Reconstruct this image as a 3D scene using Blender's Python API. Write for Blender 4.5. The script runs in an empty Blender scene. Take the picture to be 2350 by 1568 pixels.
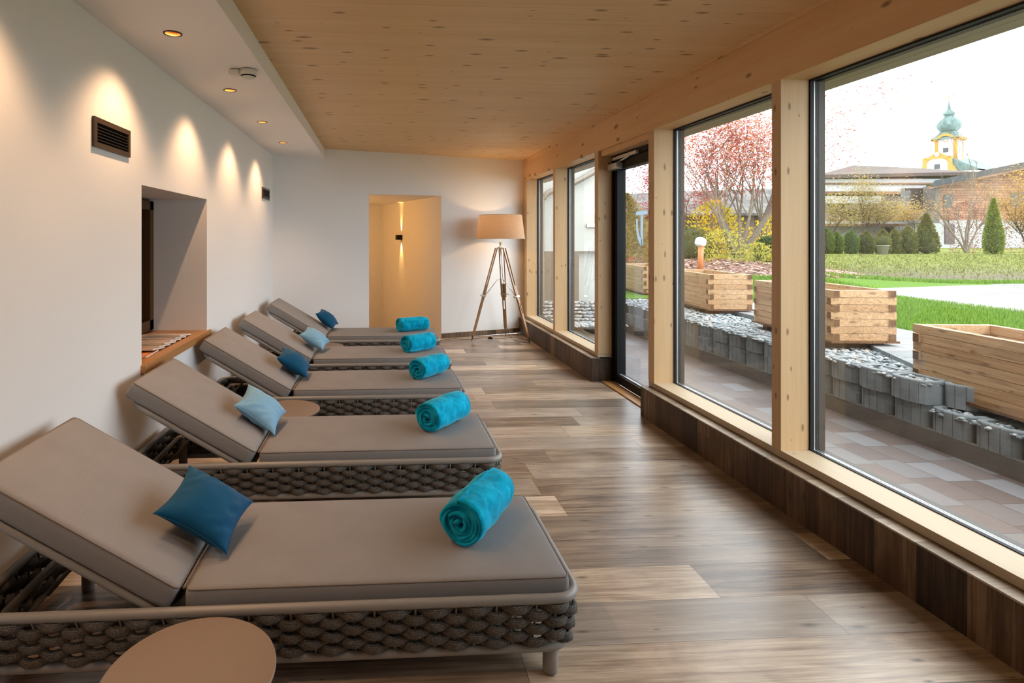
import bpy, bmesh, math, random
from mathutils import Vector, Matrix, noise as mnoise
from math import sin, cos, tan, pi, radians, sqrt, atan2

sc = bpy.context.scene
C = sc.collection
# ------------------------------------------------------------------ camera
IMW, IMH, FPX, PPX, PPY = 2350, 1568, 1300.0, 945.0, 545.0
cam = bpy.data.cameras.new('camera')
cam.sensor_fit = 'HORIZONTAL'; cam.sensor_width = 36.0
cam.lens = 36.0 * FPX / IMW
cam.shift_x = (IMW / 2 - PPX) / IMW
cam.shift_y = -(IMH / 2 - PPY) / IMW
cam.clip_start = 0.05; cam.clip_end = 600
camo = bpy.data.objects.new('camera', cam); C.objects.link(camo)
camo.location = (0, 0, 1.5); camo.rotation_euler = (pi / 2, 0, -radians(3.3))
sc.camera = camo
# ------------------------------------------------------------------ world, sun, exposure
W = bpy.data.worlds.new('overcast sky'); sc.world = W; W.use_nodes = True
bg = W.node_tree.nodes['Background']
bg.inputs[0].default_value = (0.90, 0.955, 1.0, 1); bg.inputs[1].default_value = 3.4
sc.view_settings.view_transform = 'Standard'; sc.view_settings.look = 'None'
sc.view_settings.exposure = 0.66; sc.view_settings.gamma = 1.0
sc.view_settings.use_curve_mapping = False
cy = sc.cycles
cy.max_bounces = 10; cy.diffuse_bounces = 6; cy.glossy_bounces = 4; cy.transmission_bounces = 6
cy.transparent_max_bounces = 12; cy.sample_clamp_indirect = 8.0; cy.caustics_reflective = False; cy.caustics_refractive = False
sunl = bpy.data.lights.new('soft_sun', 'SUN'); sunl.energy = 1.0; sunl.angle = radians(50); sunl.color = (1, 0.97, 0.92)
suno = bpy.data.objects.new('soft_sun', sunl); C.objects.link(suno)
suno.rotation_euler = (radians(42), 0, radians(60))
WARM = (1.0, 0.585, 0.31)

# ------------------------------------------------------------------ mesh helpers
class MB:
    def __init__(s): s.v = []; s.f = []; s.sm = []
    def add(s, vs, fs, smooth=False):
        b = len(s.v); s.v += [tuple(p) for p in vs]
        for f in fs: s.f.append(tuple(i + b for i in f)); s.sm.append(smooth)
        return s
    def box(s, x0, x1, y0, y1, z0, z1, M=None):
        vs = [Vector((x, y, z)) for z in (z0, z1) for y in (y0, y1) for x in (x0, x1)]
        if M is not None: vs = [M @ p for p in vs]
        return s.add(vs, [(0, 2, 3, 1), (4, 5, 7, 6), (0, 1, 5, 4), (2, 6, 7, 3), (0, 4, 6, 2), (1, 3, 7, 5)])
    def quad(s, a, b, c, d): return s.add([a, b, c, d], [(0, 1, 2, 3)])
    def tube(s, pts, r, n=8, closed=False, cap=True, sx=1.0, sy=1.0):
        P = [Vector(p) for p in pts]; m = len(P)
        R = r if isinstance(r, (list, tuple)) else [r] * m
        vs = []; up = None
        for i, p in enumerate(P):
            if closed: t = P[(i + 1) % m] - P[i - 1]
            else: t = P[min(i + 1, m - 1)] - P[max(i - 1, 0)]
            if t.length < 1e-9: t = Vector((0, 0, 1))
            t.normalize()
            ref = Vector((0, 0, 1)) if abs(t.z) < 0.9 else (up if up is not None else Vector((1, 0, 0)))
            a = t.cross(ref)
            if a.length < 1e-6: a = t.cross(Vector((1, 0, 0)))
            a.normalize(); b = a.cross(t); up = b
            for k in range(n):
                q = 2 * pi * k / n
                vs.append(p + a * (R[i] * cos(q) * sx) + b * (R[i] * sin(q) * sy))
        fs = []
        for i in range(m if closed else m - 1):
            j = (i + 1) % m
            for k in range(n):
                l = (k + 1) % n
                fs.append((i * n + k, i * n + l, j * n + l, j * n + k))
        if cap and not closed:
            fs.append(tuple(range(n))[::-1]); fs.append(tuple((m - 1) * n + k for k in range(n)))
        return s.add(vs, fs, True)
    def lathe(s, prof, n=32, c=(0, 0, 0), smooth=True, cap=True):
        vs = []
        for (r, z) in prof:
            for k in range(n):
                q = 2 * pi * k / n
                vs.append((c[0] + r * cos(q), c[1] + r * sin(q), c[2] + z))
        fs = []
        for i in range(len(prof) - 1):
            for k in range(n):
                l = (k + 1) % n
                fs.append((i * n + k, i * n + l, (i + 1) * n + l, (i + 1) * n + k))
        if cap:
            if prof[0][0] > 1e-5: fs.append(tuple(range(n))[::-1])
            if prof[-1][0] > 1e-5: fs.append(tuple((len(prof) - 1) * n + k for k in range(n)))
        return s.add(vs, fs, smooth)
    def prism(s, poly, z0, z1, M=None):
        n = len(poly)
        vs = [Vector((p[0], p[1], z0)) for p in poly] + [Vector((p[0], p[1], z1)) for p in poly]
        if M is not None: vs = [M @ p for p in vs]
        fs = [tuple(range(n))[::-1], tuple(range(n, 2 * n))] + [(i, (i + 1) % n, n + (i + 1) % n, n + i) for i in range(n)]
        return s.add(vs, fs)
    def rbox(s, sx, sy, sz, r, n=(10, 8, 4), c=(0, 0, 0), M=None, fn=None):
        h = (sx / 2, sy / 2, sz / 2)
        def axis(k, hh):
            rr = min(r, hh)
            m = max(2, k)
            inner = [-(hh - rr) + 2 * (hh - rr) * i / m for i in range(m + 1)]
            e = [rr * (1 - cos(a)) for a in (0.0,)]
            edge = [-hh + rr * t for t in (0.0, 0.25, 0.55)]
            return edge + inner + [-x for x in edge[::-1]]
        A = [axis(n[i], h[i]) for i in range(3)]
        idx = {}; vs = []; fs = []
        def vert(p):
            key = (round(p[0], 6), round(p[1], 6), round(p[2], 6))
            if key in idx: return idx[key]
            q = [max(-(h[i] - min(r, h[i])), min(h[i] - min(r, h[i]), p[i])) for i in range(3)]
            d = Vector([p[i] - q[i] for i in range(3)])
            # map cube corner region onto sphere
            if d.length > 1e-9:
                mx = max(abs(x) for x in d)
                d = d.normalized() * mx
            o = Vector(q) + d
            if fn: o = Vector(fn(o.x, o.y, o.z))
            o = o + Vector(c)
            if M is not None: o = M @ o
            idx[key] = len(vs); vs.append(o); return idx[key]
        for ax in range(3):
            u, w = (ax + 1) % 3, (ax + 2) % 3
            for sg in (-1, 1):
                for i in range(len(A[u]) - 1):
                    for j in range(len(A[w]) - 1):
                        q = []
                        for (a, b) in ((i, j), (i + 1, j), (i + 1, j + 1), (i, j + 1)):
                            p = [0, 0, 0]; p[ax] = sg * h[ax]; p[u] = A[u][a]; p[w] = A[w][b]
                            q.append(vert(p))
                        q = q if sg > 0 else q[::-1]
                        if len(set(q)) >= 3: fs.append(tuple(dict.fromkeys(q)))
        return s.add(vs, fs, True)
    def mesh(s, name, mat=None):
        me = bpy.data.meshes.new(name)
        me.from_pydata([tuple(p) for p in s.v], [], s.f)
        me.polygons.foreach_set('use_smooth', s.sm)
        if mat: me.materials.append(mat)
        me.update(); return me
    def build(s, name, mat, parent=None):
        o = bpy.data.objects.new(name, s.mesh(name, mat)); C.objects.link(o)
        if parent: o.parent = parent
        return o

def tag(o, label=None, cat=None, group=None, kind=None):
    if label: o['label'] = label
    if cat: o['category'] = cat
    if group: o['group'] = group
    if kind: o['kind'] = kind
    return o
def thing(name, label, cat, loc=(0, 0, 0), rz=0.0, group=None, kind=None):
    o = bpy.data.objects.new(name, None); C.objects.link(o); o.empty_display_size = 0.1
    o.location = loc; o.rotation_euler = (0, 0, rz)
    return tag(o, label, cat, group, kind)
def copy_tree(o, parent=None):
    c = o.copy(); C.objects.link(c); c.parent = parent
    for ch in o.children: copy_tree(ch, c)
    return c
def dup(root, loc, rz, label):
    r = copy_tree(root); r.location = loc; r.rotation_euler = (0, 0, rz); r['label'] = label
    return r
def struct(name, mb, mat, label, cat, parent=None):
    o = mb.build(name, mat, parent); tag(o, label, cat, None, 'structure'); return o

# ------------------------------------------------------------------ material helpers
class NT:
    def __init__(s, name):
        s.m = bpy.data.materials.new(name); s.m.use_nodes = True
        s.t = s.m.node_tree; s.t.nodes.clear()
        s.out = s.t.nodes.new('ShaderNodeOutputMaterial')
    def n(s, typ, **kw):
        x = s.t.nodes.new('ShaderNode' + typ)
        for k, v in kw.items(): setattr(x, k, v)
        return x
    def set(s, sock, val):
        if hasattr(val, 'links') or isinstance(val, bpy.types.NodeSocket): s.t.links.new(val, sock)
        else: sock.default_value = val
    def math(s, op, a, b=0.0, c=None, clamp=False):
        x = s.n('Math', operation=op); x.use_clamp = clamp
        s.set(x.inputs[0], a); s.set(x.inputs[1], b)
        if c is not None: s.set(x.inputs[2], c)
        return x.outputs[0]
    def mix(s, fac, a, b, blend='MIX'):
        x = s.n('Mix', data_type='RGBA', blend_type=blend)
        s.set(x.inputs[0], fac); s.set(x.inputs[6], a); s.set(x.inputs[7], b)
        return x.outputs[2]
    def ramp(s, fac, stops):
        x = s.n('ValToRGB'); r = x.color_ramp
        while len(r.elements) < len(stops): r.elements.new(0.5)
        for e, (p, c) in zip(r.elements, stops):
            e.position = p; e.color = (c[0], c[1], c[2], 1) if not isinstance(c, (int, float)) else (c, c, c, 1)
        s.set(x.inputs[0], fac); return x.outputs[0]
    def coord(s, kind='Object'):
        return s.n('TexCoord').outputs[kind]
    def sep(s, v):
        x = s.n('SeparateXYZ'); s.set(x.inputs[0], v); return x.outputs
    def comb(s, a, b, c):
        x = s.n('CombineXYZ'); s.set(x.inputs[0], a); s.set(x.inputs[1], b); s.set(x.inputs[2], c); return x.outputs[0]
    def noise(s, v, scale=5, detail=4, rough=0.55, dist=0.0):
        x = s.n('TexNoise'); s.set(x.inputs['Vector'], v); s.set(x.inputs['Scale'], scale)
        s.set(x.inputs['Detail'], detail); s.set(x.inputs['Roughness'], rough); s.set(x.inputs['Distortion'], dist)
        return x.outputs[0]
    def white(s, v):
        x = s.n('TexWhiteNoise'); x.noise_dimensions = '3D'; s.set(x.inputs[0], v); return x.outputs
    def bump(s, h, strength=0.2, dist=0.01):
        x = s.n('Bump'); s.set(x.inputs['Height'], h); x.inputs['Strength'].default_value = strength
        x.inputs['Distance'].default_value = dist; return x.outputs[0]
    def principled(s, col, rough=0.5, spec=0.5, metal=0.0, normal=None, **kw):
        p = s.n('BsdfPrincipled')
        s.set(p.inputs['Base Color'], col if not isinstance(col, tuple) else (*col[:3], 1))
        s.set(p.inputs['Roughness'], rough); s.set(p.inputs['Specular IOR Level'], spec); s.set(p.inputs['Metallic'], metal)
        if normal is not None: s.set(p.inputs['Normal'], normal)
        for k, v in kw.items(): s.set(p.inputs[k], v)
        s.t.links.new(p.outputs[0], s.out.inputs[0]); return p

def lin(r, g, b):
    f = lambda c: (c / 255) / 12.92 if c / 255 <= 0.04045 else ((c / 255 + 0.055) / 1.055) ** 2.4
    return (f(r), f(g), f(b))

def plain(name, col, rough=0.5, spec=0.5, metal=0.0, nz=None):
    N = NT(name)
    if nz:
        f = N.noise(N.coord(), nz[0], 5)
        c = N.mix(f, (*[x * (1 - nz[1]) for x in col], 1), (*[min(1, x * (1 + nz[1])) for x in col], 1))
        N.principled(c, rough, spec, metal, N.bump(f, nz[2] if len(nz) > 2 else 0.1, 0.005))
    else: N.principled(col, rough, spec, metal)
    return N.m

def grain_axes(N, along):
    s = N.sep(N.coord())
    x, y, z = s[0], s[1], s[2]
    return {'X': (x, y, z), 'Y': (y, x, z), 'Z': (z, x, y), 'ZY': (z, y, x), 'XZ': (x, z, y)}[along]

def spruce(name, along, base, dark, knot, seam=None, rough=0.5, knot_amt=1.0, kscale=(2.6, 9.0), ksize=0.12):
    """light softwood: fine grain along one axis, soft annual bands, dark knots drawn out along the grain"""
    N = NT(name); u, v, w = grain_axes(N, along)
    isl = N.n('NewGeometry').outputs['Random Per Island']
    off = N.math('MULTIPLY', isl, 37.0)
    U = N.math('ADD', u, off)
    g = N.noise(N.comb(N.math('MULTIPLY', U, 1.3), N.math('MULTIPLY', v, 42), N.math('MULTIPLY', w, 42)), 1.0, 6, 0.6, 0.6)
    b = N.noise(N.comb(N.math('MULTIPLY', U, 0.5), N.math('MULTIPLY', v, 7), N.math('MULTIPLY', w, 7)), 1.0, 3, 0.5, 0.4)
    f = N.math('ADD', N.math('MULTIPLY', g, 0.55), N.math('MULTIPLY', b, 0.6))
    col = N.ramp(f, [(0.3, base), (0.55, tuple(0.5 * (a + c) for a, c in zip(base, dark))), (0.78, dark)])
    if seam:
        row = N.math('FLOOR', N.math('DIVIDE', v, seam))
        rr = N.white(N.comb(row, 3.0, 1.0))[0]
        col = N.mix(N.math('MULTIPLY_ADD', rr, 0.3, 0.0), col, (*dark, 1))
        fr = N.math('FRACT', N.math('DIVIDE', v, seam))
        e = N.math('LESS_THAN', N.math('MULTIPLY', N.math('MINIMUM', fr, N.math('SUBTRACT', 1.0, fr)), seam), 0.0015)
        col = N.mix(N.math('MULTIPLY', e, 0.45), col, (*[c * 0.45 for c in dark], 1))
    vo = N.n('TexVoronoi', voronoi_dimensions='2D'); vo.inputs['Scale'].default_value = 1.0
    N.set(vo.inputs['Vector'], N.comb(N.math('MULTIPLY', U, kscale[0]), N.math('MULTIPLY', N.math('ADD', v, w), kscale[1]), 0.0))
    d = vo.outputs['Distance']; cr = N.sep(vo.outputs['Color'])
    size = N.math('MULTIPLY', N.math('POWER', cr[0], 2.0), ksize * knot_amt)
    k = N.math('SUBTRACT', 1.0, N.math('DIVIDE', d, N.math('ADD', size, 0.001)), clamp=True)
    k = N.math('MULTIPLY', N.math('POWER', k, 0.6), N.math('GREATER_THAN', cr[1], 0.35))
    col = N.mix(N.math('MULTIPLY', k, 0.95, clamp=True), col, (*knot, 1))
    N.principled(col, rough, 0.35, 0.0, N.bump(g, 0.08, 0.003))
    return N.m

def planks(name, along, width, length, cols, groove=0.0012, rough=(0.32, 0.6), tone=(0.55, 1.2), spec=0.4, phase=0.0, grey=None, contrast=1.0):
    """boards laid edge to edge: each board its own tone and figure, fine dark joints"""
    N = NT(name); u, v, w = grain_axes(N, along)
    v2 = N.math('ADD', v, phase)
    row = N.math('FLOOR', N.math('DIVIDE', v2, width))
    rr = N.white(N.comb(row, 7.0, 2.0))[0]
    uu = N.math('ADD', N.math('DIVIDE', u, length), N.math('MULTIPLY', rr, 9.7))
    colm = N.math('FLOOR', uu)
    wn = N.white(N.comb(row, colm, 0.5)); r1 = wn[0]; rc = N.sep(wn[1])
    o1 = N.math('MULTIPLY', r1, 60.0); o2 = N.math('MULTIPLY', rc[1], 40.0)
    P = lambda a, b: N.comb(N.math('ADD', N.math('MULTIPLY', u, a), o1), N.math('ADD', N.math('MULTIPLY', v2, b), o2), N.math('ADD', N.math('MULTIPLY', w, b), o1))
    g = N.noise(P(1.6, 85), 1.0, 8, 0.7, 0.8)
    b = N.noise(P(1.2, 16), 1.0, 5, 0.6, 1.8)
    c = N.noise(P(2.0, 5), 1.0, 4, 0.6, 0.8)
    f = N.math('ADD', N.math('MULTIPLY', g, 0.40), N.math('ADD', N.math('MULTIPLY', b, 0.34), N.math('MULTIPLY', c, 0.28)))
    f = N.math('ADD', f, N.math('MULTIPLY', N.math('SUBTRACT', r1, 0.5), 0.16))
    if contrast != 1.0: f = N.math('MULTIPLY_ADD', N.math('SUBTRACT', f, 0.52), contrast, 0.52, clamp=True)
    col = N.ramp(f, [(0.33 + 0.34 * i / (len(cols) - 1), cc) for i, cc in enumerate(cols)])
    if grey: col = N.mix(N.math('MULTIPLY', N.math('GREATER_THAN', rc[2], 0.4), N.math('MULTIPLY', rc[2], 0.6)), col, N.mix(f, (*[x * 0.45 for x in grey], 1), (*grey, 1)))
    hsv = N.n('HueSaturation'); N.set(hsv.inputs['Color'], col)
    N.set(hsv.inputs['Value'], N.math('MULTIPLY_ADD', rc[0], tone[1] - tone[0], tone[0])); col = hsv.outputs[0]
    vo = N.n('TexVoronoi', voronoi_dimensions='2D'); N.set(vo.inputs['Vector'], N.comb(N.math('ADD', N.math('MULTIPLY', u, 2.6), o1), N.math('ADD', N.math('MULTIPLY', N.math('ADD', v2, w), 9.0), o2), 0.0)); vo.inputs['Scale'].default_value = 1.0
    kc = N.sep(vo.outputs['Color'])
    k = N.math('MULTIPLY', N.math('SUBTRACT', 1.0, N.math('DIVIDE', vo.outputs['Distance'], N.math('MULTIPLY_ADD', kc[0], 0.13, 0.01)), clamp=True), N.math('GREATER_THAN', kc[1], 0.5))
    col = N.mix(N.math('MULTIPLY', k, 0.85), col, (*[x * 0.4 for x in cols[0]], 1))
    fv = N.math('FRACT', N.math('DIVIDE', v2, width)); fu = N.math('FRACT', uu)
    ev = N.math('LESS_THAN', N.math('MULTIPLY', N.math('MINIMUM', fv, N.math('SUBTRACT', 1.0, fv)), width), groove)
    eu = N.math('LESS_THAN', N.math('MULTIPLY', N.math('MINIMUM', fu, N.math('SUBTRACT', 1.0, fu)), length), groove)
    e = N.math('MAXIMUM', ev, eu)
    col = N.mix(N.math('MULTIPLY', e, 0.8), col, (0.012, 0.009, 0.007, 1))
    ro = N.math('MULTIPLY_ADD', g, rough[1] - rough[0], rough[0])
    hgt = N.math('SUBTRACT', N.math('MULTIPLY', g, 0.6), N.math('MULTIPLY', e, 1.0))
    N.principled(col, ro, spec, 0.0, N.bump(hgt, 0.25, 0.003))
    return N.m

def fabric(name, col, scale=900, amt=0.22, rough=0.95, sheen=0.0):
    N = NT(name); co = N.coord()
    a = N.noise(co, scale, 2, 0.6); b = N.noise(co, 6, 3)
    f = N.math('ADD', N.math('MULTIPLY', a, 0.8), N.math('MULTIPLY', b, 0.2))
    c = N.ramp(f, [(0.3, tuple(x * (1 - amt) for x in col)), (0.7, tuple(min(1, x * (1 + amt)) for x in col))])
    N.principled(c, rough, 0.15, 0.0, N.bump(a, 0.15, 0.001), **({'Sheen Weight': sheen, 'Sheen Roughness': 0.4} if sheen else {}))
    return N.m

def island_mat(name, stops, rough=0.7, spec=0.2, trans=0.0, nz=None):
    N = NT(name); isl = N.n('NewGeometry').outputs['Random Per Island']
    c = N.ramp(isl, stops)
    if nz: c = N.mix(N.math('MULTIPLY', N.noise(N.coord(), nz, 4), 0.6), c, (0.02, 0.02, 0.02, 1))
    p = N.principled(c, rough, spec)
    if trans:
        t = N.n('BsdfTranslucent'); N.set(t.inputs[0], c)
        m = N.n('MixShader'); m.inputs[0].default_value = trans
        N.t.links.new(p.outputs[0], m.inputs[1]); N.t.links.new(t.outputs[0], m.inputs[2]); N.t.links.new(m.outputs[0], N.out.inputs[0])
    return N.m

def glass_mat(name, tint=(0.97, 0.985, 0.98), refl=1.0):
    N = NT(name)
    tr = N.n('BsdfTransparent'); tr.inputs[0].default_value = (*tint, 1)
    gl = N.n('BsdfGlossy'); gl.inputs['Roughness'].default_value = 0.0
    fr = N.n('Fresnel'); N.set(fr.inputs[0], N.math('MULTIPLY_ADD', N.n('NewGeometry').outputs['Backfacing'], 1 / 1.5 - 1.5, 1.5))
    m = N.n('MixShader'); N.set(m.inputs[0], N.math('MULTIPLY', fr.outputs[0], refl, clamp=True))
    N.t.links.new(tr.outputs[0], m.inputs[1]); N.t.links.new(gl.outputs[0], m.inputs[2]); N.t.links.new(m.outputs[0], N.out.inputs[0])
    return N.m

def emit(name, col, st):
    N = NT(name); e = N.n('Emission'); e.inputs[0].default_value = (*col, 1); e.inputs[1].default_value = st
    N.t.links.new(e.outputs[0], N.out.inputs[0]); return N.m

SP_B, SP_D, SP_K = (0.64, 0.445, 0.255), (0.53, 0.335, 0.165), (0.15, 0.07, 0.03)
m_plaster = plain('white wall plaster', (0.80, 0.805, 0.815), 0.9, 0.2, nz=(60, 0.012, 0.04))
m_soffit = plain('white ceiling plaster', (0.84, 0.82, 0.81), 0.9, 0.2, nz=(60, 0.01, 0.03))
m_floor = planks('weathered plank floor', 'X', 0.2385, 1.75, [(0.10, 0.062, 0.04), (0.22, 0.147, 0.096), (0.34, 0.24, 0.165), (0.47, 0.355, 0.255), (0.62, 0.50, 0.38)], phase=-2.04, rough=(0.22, 0.38), tone=(0.84, 1.14), grey=(0.34, 0.285, 0.245), spec=0.65, contrast=1.25)
m_plinth = planks('dark plank cladding', 'ZY', 0.2, 3.0, [(0.014, 0.007, 0.003), (0.046, 0.023, 0.010), (0.10, 0.054, 0.026), (0.19, 0.112, 0.058)], rough=(0.4, 0.65), tone=(0.75, 1.15), contrast=1.25)
m_plinthtop = planks('pale plank capping', 'X', 0.2, 3.0, [(0.2, 0.14, 0.09), (0.34, 0.26, 0.185), (0.46, 0.38, 0.29)], rough=(0.35, 0.6), tone=(0.85, 1.05))
m_base = planks('plank skirting', 'ZY', 0.05, 3.0, [(0.03, 0.018, 0.010), (0.10, 0.06, 0.036), (0.2, 0.13, 0.085), (0.34, 0.24, 0.16)], groove=0.0006)
m_ceil = spruce('spruce ceiling board', 'X', (0.80, 0.56, 0.31), (0.66, 0.435, 0.205), (0.19, 0.085, 0.03), seam=0.21, kscale=(3.6, 10.5), ksize=0.24)
m_beam = spruce('spruce beam', 'Y', (0.74, 0.49, 0.26), (0.62, 0.37, 0.165), SP_K, kscale=(3.2, 7.0), ksize=0.22)
m_post = spruce('spruce post', 'Z', SP_B, SP_D, (0.17, 0.08, 0.035), kscale=(5.5, 14.0), ksize=0.2)
m_sill = spruce('spruce sill', 'Y', (0.53, 0.425, 0.295), (0.45, 0.34, 0.215), (0.3, 0.17, 0.08), knot_amt=0.6)
m_oak = spruce('oiled oak board', 'Y', (0.50, 0.27, 0.10), (0.36, 0.17, 0.055), (0.2, 0.09, 0.03), knot_amt=0.3, rough=0.35)
m_darkwood = spruce('dark stained window wood', 'Z', (0.11, 0.05, 0.018), (0.06, 0.025, 0.009), (0.02, 0.01, 0.005), knot_amt=0.2)
m_weather = spruce('weathered eaves board', 'Y', (0.36, 0.30, 0.20), (0.25, 0.195, 0.12), (0.12, 0.08, 0.045))
m_black = plain('black powder coat', (0.005, 0.005, 0.006), 0.5, 0.2)
m_gasket = plain('black gasket', (0.008, 0.008, 0.008), 0.6, 0.3)
m_alu = plain('brushed aluminium', (0.62, 0.63, 0.62), 0.35, 0.5, 0.7)
m_darkframe = plain('dark grey window profile', (0.04, 0.034, 0.03), 0.5, 0.3)
m_glass = glass_mat('window glass')
m_doorglass = glass_mat('door glass', (0.93, 0.96, 0.98), 1.2)
m_taupe = plain('taupe powder coated metal', (0.25, 0.238, 0.224), 0.42, 0.5)
m_taupe_dark = plain('umber metal frame', (0.10, 0.078, 0.058), 0.45, 0.5)
m_cush = fabric('taupe outdoor fabric', (0.252, 0.243, 0.244), 700, 0.18)
m_cushside = fabric('taupe outdoor fabric border', (0.20, 0.17, 0.15), 700, 0.2)
m_table = plain('bronze beige lacquer', (0.225, 0.162, 0.117), 0.38, 0.5)
def rope_mat():
    N = NT('melange grey rope'); co = N.coord()
    a = N.noise(co, 420, 3, 0.7); s = N.sep(co)
    st = N.math('SINE', N.math('MULTIPLY', s[2], 1500.0))
    f = N.math('ADD', N.math('MULTIPLY', a, 0.9), N.math('MULTIPLY', st, 0.06))
    N.principled(N.ramp(f, [(0.35, (0.045, 0.041, 0.037)), (0.52, (0.15, 0.138, 0.127)), (0.68, (0.36, 0.34, 0.32))]), 0.95, 0.1, 0.0, N.bump(a, 0.4, 0.003))
    return N.m
m_rope = rope_mat()
def towel_mat():
    N = NT('turquoise fleece'); co = N.coord()
    a = N.noise(co, 300, 3, 0.7); b = N.noise(co, 14, 4, 0.6, 0.6)
    f = N.math('ADD', N.math('MULTIPLY', a, 0.25), N.math('MULTIPLY', b, 0.75))
    N.principled(N.ramp(f, [(0.3, (0.0, 0.17, 0.30)), (0.5, (0.0, 0.36, 0.58)), (0.68, (0.01, 0.54, 0.82))]), 0.9, 0.1, 0.0, N.bump(f, 0.5, 0.004), **{'Sheen Weight': 0.5, 'Sheen Roughness': 0.35, 'Sheen Tint': (0.35, 0.85, 1.0, 1)})
    return N.m
m_towel = towel_mat()
m_pil_dark = fabric('deep petrol satin', (0.003, 0.072, 0.165), 500, 0.15, 0.7, 0.12)
m_pil_light = fabric('pale blue satin', (0.20, 0.395, 0.57), 500, 0.12, 0.6, 0.1)
m_label = plain('black woven label', (0.01, 0.01, 0.012), 0.7)

# ------------------------------------------------------------------ room shell
XL, XR, XP, XG = -1.40, 2.20, 2.27, 2.44           # left wall, plinth face, post face, glass
YB, ZC, ZS = -1.35, 2.71, 2.585                       # rear wall, wooden ceiling, plaster ceiling strip
XF = -0.745                                          # edge of the plaster strip
UX, UY = cos(radians(19)), sin(radians(19))          # direction along the far wall
def bw(s, t, z): return Vector((XL + UX * s - UY * t, 7.56 + UY * s + UX * t, z))
SD0, SD1, SEND, ZD = 1.331, 2.4545, 3.88, 2.115

def holed(plane, outer, holes, flip=False):
    """flat sheet with openings; plane maps (a, b) to 3D"""
    bm = bmesh.new(); es = []
    for loop in [outer] + holes:
        vs = [bm.verts.new(plane(*p)) for p in loop]
        es += [bm.edges.new((vs[i], vs[(i + 1) % len(vs)])) for i in range(len(vs))]
    bmesh.ops.triangle_fill(bm, use_beauty=True, use_dissolve=False, edges=es)
    bm.normal_update()
    mb = MB(); bm.verts.index_update()
    mb.add([v.co.copy() for v in bm.verts], [tuple(v.index for v in f.verts) for f in bm.faces]); bm.free(); return mb

fl = MB(); fl.prism([(XL - 0.3, YB - 0.2), (XR + 0.1, YB - 0.2), (XR + 0.1, 4.64), (2.43, 4.64), (2.43, 5.775), (XR + 0.1, 5.775), (XR + 0.1, 8.80), (XL - 0.3, 7.52)], -0.12, 0.0)
struct('floor', fl, m_floor, 'weathered brown plank floor under the loungers', 'floor')
ce = MB(); ce.box(XF - 0.02, 2.80, YB - 0.2, 9.3, ZC, ZC + 0.25); ce.box(XL - 0.3, XF - 0.02, YB - 0.2, 9.3, ZC + 0.0, ZC + 0.25)
struct('ceiling', ce, m_ceil, 'knotty spruce board ceiling above the window side', 'ceiling')
DL_Y = [0.775, 1.93, 3.08, 4.24, 5.39, 6.545]
DLX = -1.095
circ = lambda cx, cyy, r, n=28: [(cx + r * cos(2 * pi * i / n), cyy + r * sin(2 * pi * i / n)) for i in range(n)]
yend = lambda x: 7.56 + (x - XL) * UY / UX
so = holed(lambda a, b: Vector((a, b, ZS)), [(XL, YB), (XF, YB), (XF, yend(XF)), (XL, yend(XL))], [circ(DLX, y, 0.041) for y in DL_Y])
so.quad((XF, YB, ZS), (XF, yend(XF), ZS), (XF, yend(XF), ZC), (XF, YB, ZC))
struct('trim_1', so, m_soffit, 'white plaster ceiling strip with round downlights along the long white wall', 'ceiling strip')
# left wall with deep window recess
NY0, NY1, NZ0, NZ1, NX = 3.43, 4.70, 0.715, 1.81, -1.865
lw = holed(lambda a, b: Vector((XL, a, b)), [(YB, 0), (7.56, 0), (7.56, ZC), (YB, ZC)], [[(NY0, NZ0), (NY1, NZ0), (NY1, NZ1), (NY0, NZ1)]])
lw.quad((XL, NY1, NZ0), (XL, NY1, NZ1), (NX, NY1 + 0.02, NZ1), (NX, NY1 + 0.02, NZ0))
lw.quad((XL, NY0, NZ0), (NX, NY0 - 0.02, NZ0), (NX, NY0 - 0.02, NZ1), (XL, NY0, NZ1))
lw.quad((XL, NY0, NZ1), (NX, NY0 - 0.02, NZ1), (NX, NY1 + 0.02, NZ1), (XL, NY1, NZ1))
lw.quad((XL, NY0, NZ0), (XL, NY1, NZ0), (NX, NY1 + 0.02, NZ0), (NX, NY0 - 0.02, NZ0))
lw.box(NX - 0.12, NX - 0.10, NY0 - 0.2, NY1 + 0.2, NZ0 - 0.2, NZ1 + 0.2)
struct('wall_left', lw, m_plaster, 'long white plaster wall behind the lounger heads', 'wall')
# far wall with doorway and passage
bk = holed(lambda a, b: bw(a, 0, b), [(0, 0), (SD0, 0), (SD0, ZD), (SD1, ZD), (SD1, 0), (SEND + 0.03, 0), (SEND + 0.03, ZC), (0, ZC)], [])
Q = lambda *p: bk.quad(*[bw(*x) for x in p])
T1, PL = 2.62, 0.55
ZL = -0.45
Q((SD1, 0, ZL), (SD1, 0, ZD), (SD1, T1, ZD), (SD1, T1, ZL)); Q((SD0, 0, ZL), (SD1, 0, ZL), (SD1, 0, 0), (SD0, 0, 0))
Q((SD0, 0, ZL), (SD0, 0.25, ZL), (SD0, 0.25, ZD), (SD0, 0, ZD))
Q((SD0, 0.25, ZL), (PL, 0.25, ZL), (PL, 0.25, ZD), (SD0, 0.25, ZD))
Q((PL, 0.25, ZL), (PL, T1, ZL), (PL, T1, ZD), (PL, 0.25, ZD))
Q((PL, T1, ZL), (SD1, T1, ZL), (SD1, T1, ZD), (PL, T1, ZD))
Q((SD0, 0, ZD), (SD1, 0, ZD), (SD1, T1, ZD), (SD0, T1, ZD)); Q((PL, 0.25, ZD), (SD0, 0.25, ZD), (SD0, T1, ZD), (PL, T1, ZD))
struct('wall_back', bk, m_plaster, 'white end wall with an open doorway into a lit passage', 'wall')
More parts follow.
